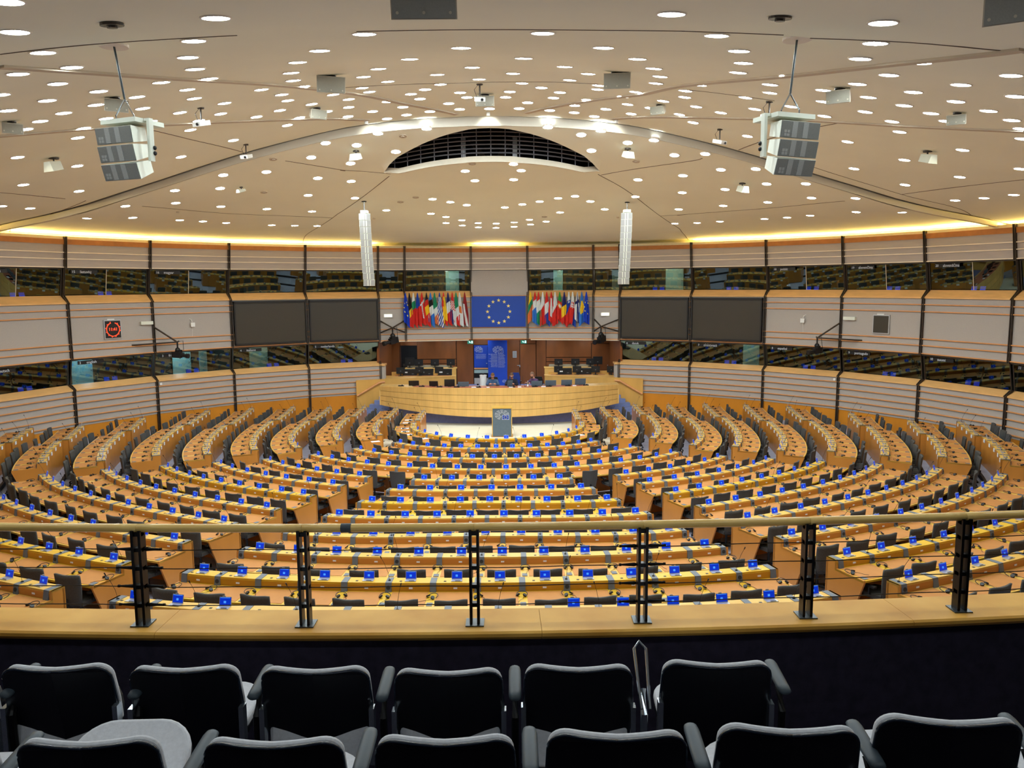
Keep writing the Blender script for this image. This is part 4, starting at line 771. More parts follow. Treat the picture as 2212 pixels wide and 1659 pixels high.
def emblem(parent, o, wd, dep=.004, half=False):       # white hemicycle of arcs with a small blue starred flag
    F = frame(o, (1, 0, 0), (0, 0, 1)); b = MB(); R0 = wd/2; zt = -dep
    for j, f in enumerate((1, .84, .68, .52, .38)):
        r0, r1 = R0*f, R0*(f-.045); N = 28; a0, a1 = radians(4), radians(262)
        for i in range(N):
            t0, t1 = a0+(a1-a0)*i/N, a0+(a1-a0)*(i+1)/N
            if j < 4 and i % 4 == 3: continue
            b.add([tuple(F @ Vector((r_*cos(t), r_*sin(t)*.72, .002+dep))) for r_, t in ((r0, t0), (r0, t1), (r1, t1), (r1, t0))], [(0, 1, 2, 3)])
    b.obj('emblem_arcs', txt_m, parent)
    MB().box((R0*.02, -R0*.72, dep), (R0*1.0, -R0*.02, dep+.004), M=F).obj('emblem_border', txt_m, parent); MB().box((R0*.06, -R0*.68, dep+.004), (R0*.96, -R0*.06, dep+.006), M=F).obj('emblem_flag', eublue_m, parent)
    b = MB()
    for i in range(12): a = 2*pi*i/12; b.prism([(R0*.51+x+R0*.22*sin(a), -R0*.37+y+R0*.22*cos(a)) for x, y in starpoly(R0*.05)], dep+.006, dep+.008, M=F)
    e = b.obj('emblem_stars', star_m, parent); e['kind'] = 'stuff'
p = thing('wall_poster', 'blue poster panel with white parliament emblem left of the tall banner', 'poster', (-1.08, 43.8, 2.6)); MB().box((-1.46, 43.84, 2.0), (-.72, 43.87, 3.19)).obj('sheet', banner_m, p); emblem(p, (-1.22, 43.83, 2.98), .44)
for j, ln in enumerate(('European Parliament  Europa-Parlamentet', 'Parlement européen  Európai Parlament', 'Parlamento Europeo  Europees Parlement', 'Evropský parlament  Parlament Ewropew', 'Eiropas Parlaments  Europski parlament')):
    text(ln, .034, frame((-1.09, 43.82, 2.7-j*.055), (1, 0, 0), (0, 0, 1)), txt_m, p)
p = thing('banner', 'tall blue roll-up banner with white emblem and columns of lettering', 'banner', (-.15, 43.2, 1.04)); MB().box((-.68, 43.2, 1.04), (.36, 43.24, 3.69)).obj('cloth', banner_m, p); emblem(p, (-.14, 43.19, 3.0), .56)
for j, (l_, r_) in enumerate((('Европейски парламент', 'Eiropas Parlaments'), ('Parlamento Europeo', 'Europos Parlamentas'), ('Evropský parlament', 'Európai Parlament'), ('Europa-Parlamentet', 'Parlament Ewropew'), ('Europäisches Parlament', 'Europees Parlement'), ('Euroopa Parlament', 'Parlament Europejski'), ('Ευρωπαϊκό Κοινοβούλιο', 'Parlamento Europeu'), ('European Parliament', 'Parlamentul European'), ('Parlement européen', 'Európsky parlament'), ('Parlaimint na hEorpa', 'Evropski parlament'), ('Europski parlament', 'Euroopan parlamentti'), ('Parlamento europeo', 'Europaparlamentet'))):
    text(l_, .043, frame((-.17, 43.19, 2.76-j*.062), (1, 0, 0), (0, 0, 1)), txt_m, p, 'lettering', 'RIGHT'); text(r_, .043, frame((-.13, 43.19, 2.74-j*.062), (1, 0, 0), (0, 0, 1)), txt_m, p, 'lettering', 'LEFT')
emblem(p, (.2, 43.19, 1.28), .24)
p = thing('wall_notice', 'small grey notice plate on the brown wall beside the banner', 'sign', (.82, 43.88, 2.8)); MB().box((.66, 43.87, 2.5), (.88, 43.9, 2.86)).obj('plate', silver_m, p); b = MB()
for q in (2.56, 2.64, 2.72, 2.78): b.box((.69, 43.86, q), (.85, 43.872, q+.03))
o = b.obj('print', spkd_m, p); o['kind'] = 'stuff'
for k, x in enumerate((-1.5, 1.22)):
    p = thing('exit_sign', f'green illuminated emergency exit sign {("left","right")[k]} of the tall banner', 'sign', (x, 40.6, 3.6)); MB().box((x-.15, 40.6, 3.52), (x+.15, 40.66, 3.7)).obj('box', sign_m, p); b = MB()
    b.box((x+.05, 40.59, 3.55), (x+.12, 40.6, 3.67)); b.prism([(x-.07, 3.56), (x-.03, 3.6), (x-.0, 3.56), (x+.02, 3.57), (x-.01, 3.63), (x-.04, 3.66), (x-.09, 3.63), (x-.05, 3.61)], 40.59, 40.6, M=Matrix(((1, 0, 0, 0), (0, 0, 1, 0), (0, 1, 0, 0), (0, 0, 0, 1)))); b.obj('pictogram', signw_m, p)
# ------------------------------------------------------------------ podium
def arc3(x0, y0, x1, y1):                              # circle through (0,y0) and (+-x1,y1)
    s_ = y1-y0; R_ = (x1*x1+s_*s_)/(2*s_); return lambda x: y0+R_-sqrt(R_*R_-x*x)
fb = arc3(0, 37.15, 5.2, 38.15); ft = arc3(0, 36.23, 5.65, 37.3)
st(MB().prism([(x, fb(x)) for x in lerp(-5.3, 5.3, 30)]+[(6.0, 39.6), (6.0, 43.95), (-6.0, 43.95), (-6.0, 39.6)], .9, 1.04).obj('floor_platform', navy_m))
b = MB(); b.sweep([[(x, fb(x), 0), (x, fb(x)+.05, 0), (x, fb(x)+.05, 1.0), (x, fb(x), 1.0)] for x in lerp(-5.35, 5.35, 40)]); b.box((-5.35, 38.15, 0), (-5.3, 39.5, 1.0)); b.box((5.3, 38.15, 0), (5.35, 39.5, 1.0)); st(b.obj('trim_2', navy_m))
pod = thing('podium_desk', 'long curved pale wood podium desk above a navy plinth', 'desk', (0, 37.3, 1.04)); zb = lambda x: .42+.46*(abs(x)/5.65)**2
for i in range(4):
    b = MB(); secs = []
    for x in lerp(-5.65, 5.65, 50):
        y0, z0 = ft(x), zb(x); za, zb_ = z0+(1.8-z0)*i/4, z0+(1.8-z0)*(i+1)/4; o1 = .10*(1-i/4); o2 = .10*(1-(i+1)/4)
        secs.append([(x, y0+o1+.02, za+.015), (x, y0+o1+.06, za+.015), (x, y0+o2+.06, zb_), (x, y0+o2+.02*(i < 3)-.0, zb_)])
    b.sweep(secs); b.obj('front_board', podw_m, pod)
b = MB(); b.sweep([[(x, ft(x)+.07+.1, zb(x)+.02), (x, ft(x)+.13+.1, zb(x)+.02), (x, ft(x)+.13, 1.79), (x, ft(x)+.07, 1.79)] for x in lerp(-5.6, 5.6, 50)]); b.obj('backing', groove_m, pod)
b = MB(); b.sweep([[(x, ft(x), 1.77), (x, ft(x)+.9, 1.77), (x, ft(x)+.9, 1.81), (x, ft(x), 1.81)] for x in lerp(-5.65, 5.65, 50)]); b.obj('top', podw_m, pod)
b = MB(); b.sweep([[(x, ft(x)+.05, 1.81), (x, ft(x)+.8, 1.81), (x, ft(x)+.8, 1.815), (x, ft(x)+.05, 1.815)] for x in lerp(-4.0, 4.0, 40)]); b.obj('leather_inlay', podtop_m, pod)
b = MB()
for s_ in (-1, 1): b.box((min(s_*5.6, s_*5.65), ft(5.6)+.05, .9), (max(s_*5.6, s_*5.65), ft(5.6)+.9, 1.8))
b.obj('end_board', podw_m, pod)
wp = mat('counter_veneer', (214, 166, 88), .4, var=.08, scale=2, stretch=(1, 1, .3))
for sd, nm in ((-1, 'left'), (1, 'right')):
    X = lambda x: sd*x
    def bx(b, x0, x1, y0, y1, z0, z1, mi=0): return b.box((min(X(x0), X(x1)), y0, z0), (max(X(x0), X(x1)), y1, z1), mi)
    # stairs
    for i in range(6):
        b = MB(); x0 = 7.0-.2*i; y0 = 37.95+.27*i; b.prism([(X(x0), y0), (X(5.36), y0), (X(5.36), 39.9), (X(x0), 39.3)][::(1 if sd < 0 else -1)], .173*i, .173*(i+1)); o = b.obj('step', step_m)
        o['kind'] = 'structure'; o.name = 'trim_step'
    # slanting cheek wall and first counter
    p = thing('counter', f'pale wood side counter with slanting cheek wall {nm} of the podium', 'counter', (X(5), 39.5, 1.04)); b = MB()
    b.prism([(X(7.05), 38.95), (X(2.3), 40.6), (X(2.3), 40.68), (X(7.05), 39.03)][::(1 if sd < 0 else -1)], 0, 1.84); b.obj('cheek_board', wp, p)
    b = MB(); b.prism([(X(7.05), 38.93), (X(5.9), 39.35), (X(5.9), 39.6), (X(7.05), 39.2)][::(1 if sd < 0 else -1)], 1.84, 1.88); b.prism([(X(5.95), 39.33), (X(2.28), 40.58), (X(2.28), 41.2), (X(5.95), 41.0)][::(1 if sd < 0 else -1)], 1.84, 1.88); b.obj('top', wp, p)
    b = MB(); bx(b, 5.6, 2.5, 41.0, 41.15, 1.88, 2.05); b.obj('back_ledge', wp, p); b = MB(); bx(b, 5.4, 2.6, 40.75, 41.0, 1.88, 1.885); b.obj('leather_inlay', podtop_m, p)
    p2 = thing('counter', f'raised rear counter of pale wood {nm} of the banner', 'counter', (X(3.7), 42.3, 1.04)); b = MB(); bx(b, 5.1, 2.35, 42.2, 42.28, 1.04, 2.08); b.obj('front_board', wp, p2); b = MB(); bx(b, 5.1, 2.33, 42.18, 42.8, 2.08, 2.12); b.obj('top', wp, p2); b = MB(); bx(b, 5.0, 2.6, 42.6, 42.75, 2.12, 2.24); b.obj('back_ledge', spkd_m, p2)
    p3 = thing('handrail', f'sloping brown wooden stair handrail on the cheek wall {nm} of the podium', 'handrail', (X(6.5), 38.9, 1.5)); b = MB(); F3 = [(X(7.0), 38.86, 1.13), (X(5.95), 39.2, 1.74), (X(5.7), 39.3, 1.76)]; b.tube(F3, .05, 8); b.obj('bar', rail_m, p3)
    b = MB()
    for q in ((X(6.7), 38.97, 1.3), (X(6.1), 39.15, 1.65)): b.tube([q, (q[0], q[1]+.15, q[2])], .015, 5)
    b.obj('bracket', mull_m, p3)
    # monitors on both counters
    def monitor(x, y, z, wd=.44, hh=.32, face=0, label='', group='monitors on the side counters'):
        t = thing('monitor', label, 'monitor', (x, y, z), group); M_ = rotz(x, y, z, face); MB().box((-wd/2, 0, .12), (wd/2, .04, .12+hh), M=M_).obj('case', black_m, t); MB().box((-wd*.3, -.025, .16), (wd*.3, 0, .1+hh*.8), M=M_).obj('back_cover', bezel_m, t)
        b = MB(); b.box((-.03, .0, 0), (.03, .04, .2), M=M_); b.box((-.12, -.08, 0), (.12, .1, .015), M=M_); b.obj('stand', black_m, t)
        MB().box((-.03, -.03, .24), (.03, -.026, .28), M=M_).obj('badge', cons_m, t); return t
    r1 = (4.75, 3.9, 2.95) if sd < 0 else (2.9, 3.9, 4.8); r2 = (4.5, 3.6, 2.65) if sd < 0 else (3.25, 4.15, 4.95)
    for k, x in enumerate((5.1, 4.15, 3.15) if sd < 0 else (3.0, 3.95, 4.9, 5.7)): monitor(X(x), 40.95-(abs(x)-3)*.1, 1.88, label=f'black monitor seen from behind, {ordn(k+1)} from the {"podium end" if sd > 0 else "wall"} on the {nm} front counter', face=rnd.uniform(-.2, .2))
    for k, x in enumerate((4.35, 3.5, 2.65) if sd < 0 else (3.1, 4.0, 4.8)): monitor(X(x), 42.45, 2.12, label=f'black monitor seen from behind, {ordn(k+1)} from the {"banner" if sd > 0 else "wall"} on the {nm} rear counter', face=rnd.uniform(-.2, .2))
    monitor(X(4.85 if sd < 0 else 5.2), 42.5, 2.12, .5, .42, label=f'large black monitor at the outer end of the {nm} rear counter')
    for k, x in enumerate((4.65, 3.8, 2.85) if sd < 0 else (3.35, 4.35)):
        t = thing('equipment_case', f'low black equipment case {ordn(k+1)} between the monitors on the {nm} front counter', 'equipment', (X(x), 41.0, 1.88)); MB().box((X(x)-.35, 40.9, 1.88), (X(x)+.35, 41.2, 2.2)).obj('case', black_m, t); MB().box((X(x)-.28, 40.88, 2.02), (X(x)-.12, 40.9, 2.08)).obj('label_plate', plate_m, t); MB().box((X(x)+.1, 40.88, 1.96), (X(x)+.2, 40.9, 1.99)).obj('vent', cons_m, t)
for k, x in enumerate((-4.8, -2.9, -1.0, .9, 2.8, 4.7)):  # added fill lamps, hidden under the soffit, that brighten the stage recess
    for j, y in enumerate((41.3, 43.0)):
        o = bpy.data.objects.new('ceiling_downlight', dl_me); C.objects.link(o); o.location = (x, y, 3.69); tag(o, f'added unseen fill downlight in the soffit above the stage, {("front","rear")[j]} row, {ordn(k+1)} from left', 'ceiling light')
# things standing on the podium
def tilt(x, z_, a=0): return Matrix.Translation((x, ft(x)+.42, z_)) @ Matrix.Rotation(a, 4, 'Z') @ Matrix.Rotation(radians(14), 4, 'X')
for k, (x, wd, hh, a) in enumerate(((-4.0, .42, .24, .05), (-3.05, .36, .24, -.1), (-2.3, .42, .34, .08), (-1.65, .44, .22, 0), (1.75, .44, .24, 0), (2.4, .44, .26, 0), (3.15, .44, .26, .05), (3.8, .44, .3, .1), (.5, .22, .28, .5))):
    t = thing('desk_monitor', ('low dark desk monitor, outermost on the left of the podium', 'low dark desk monitor, second from the left on the podium', 'tall dark desk monitor, third from the left on the podium', 'wide dark desk monitor, innermost on the left of the podium', 'dark desk monitor hiding the man in purple', 'dark desk monitor right beside the man in purple', 'dark desk monitor, second from the right on the podium', 'dark desk monitor, outermost on the right of the podium', 'narrow dark monitor beside the man with the ponytail')[k], 'monitor', (x, ft(x)+.42, 1.815), 'low monitors on the podium')
    wd *= 1.15; M_ = tilt(x, 1.83, a); MB().box((-wd/2, 0, 0), (wd/2, .03, hh), M=M_).obj('case', grey_m if k > 2 else black_m, t); MB().box((-wd/2+.02, -.004, .02), (wd/2-.02, 0, hh-.02), M=M_).obj('back_cover', bezel_m if k < 3 else grey_m, t); MB().box((-.08, -.03, -.015), (.08, .1, .0), M=M_).obj('foot', black_m, t)
for k, x in enumerate((-4.6, -3.6, -2.75, -1.95, -.95, .62, 1.65, 2.3, 3.2, 4.05)):
    b = MB(); b.box((x-.13, ft(x)+.15, 1.815), (x+.13, ft(x)+.32, 1.85)); b.cyl((x+.05, ft(x)+.25, 1.85), .03, .03, 8); o = b.obj('microphone_console', black_m); tag(o, f'small black microphone console on the podium top, {ordn(k+1)} from the left', 'console', 'microphone consoles on the podium')
for k, (x, w_) in enumerate(((-1.15, .22), (.95, .16), (2.05, .2), (.55, .18), (3.5, .18), (-.5, .14))):
    o = MB().box((x-w_/2, ft(x)+.12, 1.815), (x+w_/2, ft(x)+.22, 1.845)).obj('name_card', plate_m); tag(o, f'small white card on the podium top, {("beside the paper cup","before the man with the ponytail","by the monitor hiding the man in purple","beside the narrow monitor","between the two rightmost monitors","left of the man in blue")[k]}', 'card')
t = thing('paper_cup', 'dark paper cup with a pale band on the podium', 'cup', (-.98, ft(-.98)+.35, 1.815)); MB().cyl((-.98, ft(-.98)+.35, 1.815), .035, .14, 10, r2=.045).obj('body', black_m, t); MB().cyl((-.98, ft(-.98)+.35, 1.86), .043, .03, 10).obj('band', plate_m, t); MB().cyl((-.98, ft(-.98)+.35, 1.955), .047, .012, 10).obj('lid', black_m, t)
t = thing('bottle', 'small glass bottle with a pale label on the podium', 'bottle', (1.33, ft(1.3)+.3, 1.815)); b = MB(); b.cyl((1.33, ft(1.3)+.3, 1.815), .035, .16, 10); b.cyl((1.33, ft(1.3)+.3, 1.975), .035, .04, 10, r2=.015); b.cyl((1.33, ft(1.3)+.3, 2.015), .015, .05, 8); b.obj('glass_body', mat('bottle_glass', (120, 110, 80), .2), t); MB().cyl((1.33, ft(1.3)+.3, 1.84), .037, .09, 10).obj('bottle_label', plate_m, t); MB().cyl((1.33, ft(1.3)+.3, 2.065), .017, .02, 8).obj('cap', white_m, t)
t = thing('microphone', 'thin gooseneck microphone beside the bottle on the podium', 'microphone', (1.2, ft(1.2)+.4, 1.815)); MB().tube([(1.2, ft(1.2)+.4, 1.815), (1.1, ft(1.2)+.35, 2.1), (1.08, ft(1.2)+.3, 2.3)], .006, 5).obj('stem', black_m, t); MB().cyl((1.2, ft(1.2)+.4, 1.815), .03, .02, 8).obj('foot', black_m, t)
t = thing('waste_bin', 'white round bin with flat lid behind the podium beside the banner', 'bin', (-.8, 38.6, 1.04)); MB().cyl((-.8, 38.6, 1.04), .14, 1.08, 18, r2=.165).obj('body', white_m, t); MB().cyl((-.8, 38.6, 2.1), .175, .05, 18).obj('lid', white_m, t); MB().box((-.84, 38.56, 2.16), (-.76, 38.64, 2.24)).obj('lid_knob', black_m, t)
# ------------------------------------------------------------------ people at the podium
skin_m = mat('skin', (196, 146, 122), .55, var=.04); 
def person(x, y, label, shirt, hair, yaw=0, tiltf=.35, pony=False, side=False):
    sm_ = mat('clothing', shirt, .85, var=.08, scale=12); hm = mat('hair', hair, .8, var=.15, scale=30); z0 = 1.48   # seat height
    root = thing('person', label, 'person', (x, y, 1.04)); root.scale = (1.1,)*3; me = bpy.data.meshes.new('body')
    V = dict(pel=(0, 0, 0), hipL=(-.1, -.05, -.02), hipR=(.1, -.05, -.02), kL=(-.13, -.42, .02), kR=(.13, -.42, .02), fL=(-.13, -.4, -.4), fR=(.13, -.4, -.4), wa=(0, -.02, .18), ch=(0, -.06, .38), nb=(0, -.1, .5), nk=(0, -.13, .57), hd=(0, -.17, .68),
             shL=(-.18, -.08, .46), shR=(.18, -.08, .46), elL=(-.26, -.25, .3), elR=(.26, -.25, .3), wrL=(-.09, -.46, .375), wrR=(.09, -.46, .375))
    Rr = dict(pel=.15, hipL=.1, hipR=.1, kL=.07, kR=.07, fL=.05, fR=.05, wa=.135, ch=.15, nb=.07, nk=.055, hd=.05, shL=.075, shR=.075, elL=.05, elR=.05, wrL=.033, wrR=.033)
    E_ = [('pel', 'hipL'), ('pel', 'hipR'), ('hipL', 'kL'), ('hipR', 'kR'), ('kL', 'fL'), ('kR', 'fR'), ('pel', 'wa'), ('wa', 'ch'), ('ch', 'nb'), ('nb', 'nk'), ('nk', 'hd'), ('ch', 'shL'), ('ch', 'shR'), ('shL', 'elL'), ('shR', 'elR'), ('elL', 'wrL'), ('elR', 'wrR')]
    if not side:
        for h_, s_ in (('L', -1), ('R', 1)):
            bx_, by_, bz_ = V['wr'+h_]; V['pm'+h_] = (bx_-s_*.04, by_-.05, bz_); Rr['pm'+h_] = .028; E_.append(('wr'+h_, 'pm'+h_))
    ks = list(V); me.from_pydata([V[k] for k in ks], [(ks.index(a), ks.index(c_)) for a, c_ in E_], [])
    o = bpy.data.objects.new('body', me); C.objects.link(o); sk_ = o.modifiers.new('s', 'SKIN'); o.modifiers.new('u', 'SUBSURF').levels = 2
    for i, k in enumerate(ks):
        r = Rr[k]; me.skin_vertices[0].data[i].radius = (r, r); me.skin_vertices[0].data[i].use_root = (k == 'pel')
    bpy.context.view_layer.update(); dg = bpy.context.evaluated_depsgraph_get(); m2 = bpy.data.meshes.new_from_object(o.evaluated_get(dg)); bpy.data.objects.remove(o)
    m2.materials.clear(); m2.materials.append(sm_); m2.materials.append(skin_m); m2.materials.append(mat('trousers', (30, 32, 42), .9, var=.05))
    for f in m2.polygons:
        c_ = f.center; f.use_smooth = True; f.material_index = 1 if (c_.z > .535 and abs(c_.x) < .1) or (c_.y < -.44 and c_.z > .3) else 2 if c_.z < .08 and c_.y < -.1 else 0
    M_ = Matrix.Translation((0, 0, z0-1.04)) @ Matrix.Rotation(yaw, 4, 'Z'); m2.transform(M_); bo = bpy.data.objects.new('body', m2); bo.parent = root; C.objects.link(bo)
    T = Matrix.Translation((x, y, 1.04)) @ M_ @ Matrix.Translation((0, -.185, .70)) @ Matrix.Rotation(tiltf, 4, 'X')
    b = MB(); n_, m_ = 16, 12; vs = []
    for j in range(m_+1):
        for i in range(n_):
            t = pi*j/m_; a = 2*pi*i/n_; X_, Y_, Z_ = sin(t)*cos(a), sin(t)*sin(a), cos(t); fr_ = max(0, -Y_)
            vs.append(T @ Vector((X_*.076*(1-.22*max(0, -Z_)), Y_*.095-.012*fr_*(Z_ < .1), Z_*.118-(.01*fr_ if Z_ < -.3 else 0))))
    b.add(vs, [(j*n_+i, (j+1)*n_+i, (j+1)*n_+(i+1) % n_, j*n_+(i+1) % n_) for j in range(m_) for i in range(n_)])
    b.add([T @ Vector(p) for p in ((-.014, -.098, -.03), (.014, -.098, -.03), (0, -.125, -.03), (0, -.1, .02))], [(0, 1, 2), (0, 2, 3), (1, 3, 2)])
    for s_ in (-1, 1): b.ball((T @ Vector((s_*.078, .005, -.01))), .022, 6, 4, sc=(.4, 1, 1.2))
    hd = b.obj('head', skin_m, root, smooth=True)
    b = MB()
    for s_ in (-1, 1): b.ball((T @ Vector((s_*.03, -.092, .005))), .011, 6, 4)
    b.box((-.022, -.104, -.062), (.022, -.1, -.056), M=T); b.obj('face_features', mat('face_dark', (70, 36, 32), .6), root)
    b = MB(); vs = []
    for j in range(8):
        for i in range(n_):
            t = pi*.62*j/7; a = 2*pi*i/n_; lim = t if sin(a) > -.3 else min(t, pi*.4)
            vs.append(T @ Vector((sin(lim)*cos(a)*.084, sin(lim)*sin(a)*.104+.004, cos(lim)*.127+.004)))
    b.add(vs, [(j*n_+i, (j+1)*n_+i, (j+1)*n_+(i+1) % n_, j*n_+(i+1) % n_) for j in range(7) for i in range(n_)])
    if pony: b.ball(T @ Vector((.0, .12, .02)), .035, 8, 6); 
    b.obj('hair', hm, root, smooth=True)
    if pony or side:
        b = MB(); b.ball(T @ Vector((0, -.045, -.085)), .052, 10, 6, sc=(1, .9, .7)); b.obj('beard', hm if not side else mat('beard_dark', (40, 32, 30), .8), root, smooth=True)
    for h_, s_ in (('L', -1), ('R', 1)):                     # fingers
        b = MB(); H_ = Matrix.Translation((x, y, 1.04)) @ M_ @ Matrix.Translation((s_*.05, -.5, .375)) @ Matrix.Rotation(s_*.6, 4, 'Z')
        for q in range(4): b.tube([H_ @ Vector((-.027+.018*q, .01, 0)), H_ @ Vector((-.027+.018*q, -.03, .012)), H_ @ Vector((-.025+.017*q, -.055+.006*abs(q-1.5), -.005))], [.009, .008, .006], 5)
        b.tube([H_ @ Vector((-s_*.03, .03, 0)), H_ @ Vector((-s_*.05, 0, .01)), H_ @ Vector((-s_*.035, -.025, .01))], [.01, .009, .007], 5); b.obj('fingers', skin_m, root, smooth=True)
    return root
py = lambda x: ft(x)+1.05
person(-.3, py(-.3), 'man in a blue shirt bent over his hands at the podium before the banner', (58, 84, 118), (104, 76, 48), 0, .55)
person(.62, py(.62), 'bearded man in a dark navy sweater looking at a phone at the podium', (26, 30, 48), (92, 68, 52), -.15, .4, pony=True)
person(1.72, py(1.72)+.1, 'short-haired man in a purple checked shirt turned sideways at the podium', (86, 62, 98), (120, 92, 76), -.9, .35, side=True)
t = thing('phone', 'dark phone held by the bearded man', 'phone', (.6, py(.6)-.52, 1.9)); MB().box((.53, py(.6)-.56, 1.87), (.67, py(.6)-.48, 1.885)).obj('case', black_m, t)
def bigchair(x, y, mtl, label, a=0):
    t = thing('office_chair', label, 'chair', (x, y, 1.04)); M_ = rotz(x, y, 1.04, a); b = MB(); b.prism([(-.25, 0), (.25, 0), (.27, .35), (.2, .56), (-.2, .56), (-.27, .35)], 0, .07, M=M_ @ Matrix(((1, 0, 0, 0), (0, 0, 1, .2), (0, 1, 0, .52), (0, 0, 0, 1)))); b.obj('backrest', mtl, t)
    MB().box((-.24, -.25, .42), (.24, .22, .5), M=M_).obj('seat', mtl, t); b = MB()
    for s_ in (-1, 1): b.tube([M_ @ Vector((s_*.27, 0, .45)), M_ @ Vector((s_*.31, 0, .68))], .02, 5); b.box((s_*.31-.03, -.15, .67), (s_*.31+.03, .12, .7), M=M_)
    b.obj('armrest', black_m, t); b = MB(); b.cyl(M_ @ Vector((0, 0, .05)), .03, .38, 8)
    for i in range(5): b.tube([M_ @ Vector((0, 0, .1)), M_ @ Vector((.28*cos(i*1.257), .28*sin(i*1.257), .04))], .02, 5)
    b.obj('base', black_m, t)
bigchair(.75, 39.6, mat('blue_fabric', (28, 52, 128), .8, var=.1), 'blue swivel chair with rounded back behind the bearded man')
bigchair(-.3, 37.7, black_m, 'black chair of the man in the blue shirt'); bigchair(1.9, 37.75, black_m, 'black chair of the man in purple', .3)
# lectern
t = thing('lectern', 'tall blue-grey lectern with parliament emblem on the stage floor', 'lectern', (.16, 33.9, 0)); MB().box((-.25, 33.75, .02), (.57, 33.82, 1.25)).obj('front_panel', grey_m, t); b = MB(); b.box((-.25, 33.82, .02), (-.2, 34.3, 1.25)); b.box((.52, 33.82, .02), (.57, 34.3, 1.25)); b.obj('side_panel', grey_m, t); MB().box((-.28, 33.73, 1.25), (.6, 34.35, 1.29)).obj('top', wood_m, t); MB().box((-.3, 33.72, 0), (.62, 34.35, .03)).obj('base', woodf_m, t); b = MB(); b.box((-.27, 33.745, .02), (-.24, 33.83, 1.25)); b.box((.56, 33.745, .02), (.59, 33.83, 1.25)); b.obj('edge_strip', wood_m, t)
emblem(t, (.16, 33.745, .98), .6)
for k, (x, y) in enumerate(((-4.9, 33.0), (-5.3, 32.2), (4.2, 33.4), (4.4, 31.0), (-4.4, 31.2), (5.2, 29.6), (-6.9, 32.5), (7.1, 33.0), (-8.2, 33.5), (8.6, 32.0))):
    tag(MB().cyl((x, y, .008), .14, .006, 14).obj('floor_box', cons_m), f'flat round floor box in the carpet, {("5th 4th 1st 2nd 3rd".split()[0:0] or ["2nd","3rd","1st","2nd","1st","3rd","4th","4th","5th","5th"])[k]} from the lectern toward the {"left" if x < 0 else "right"}', 'floor box')
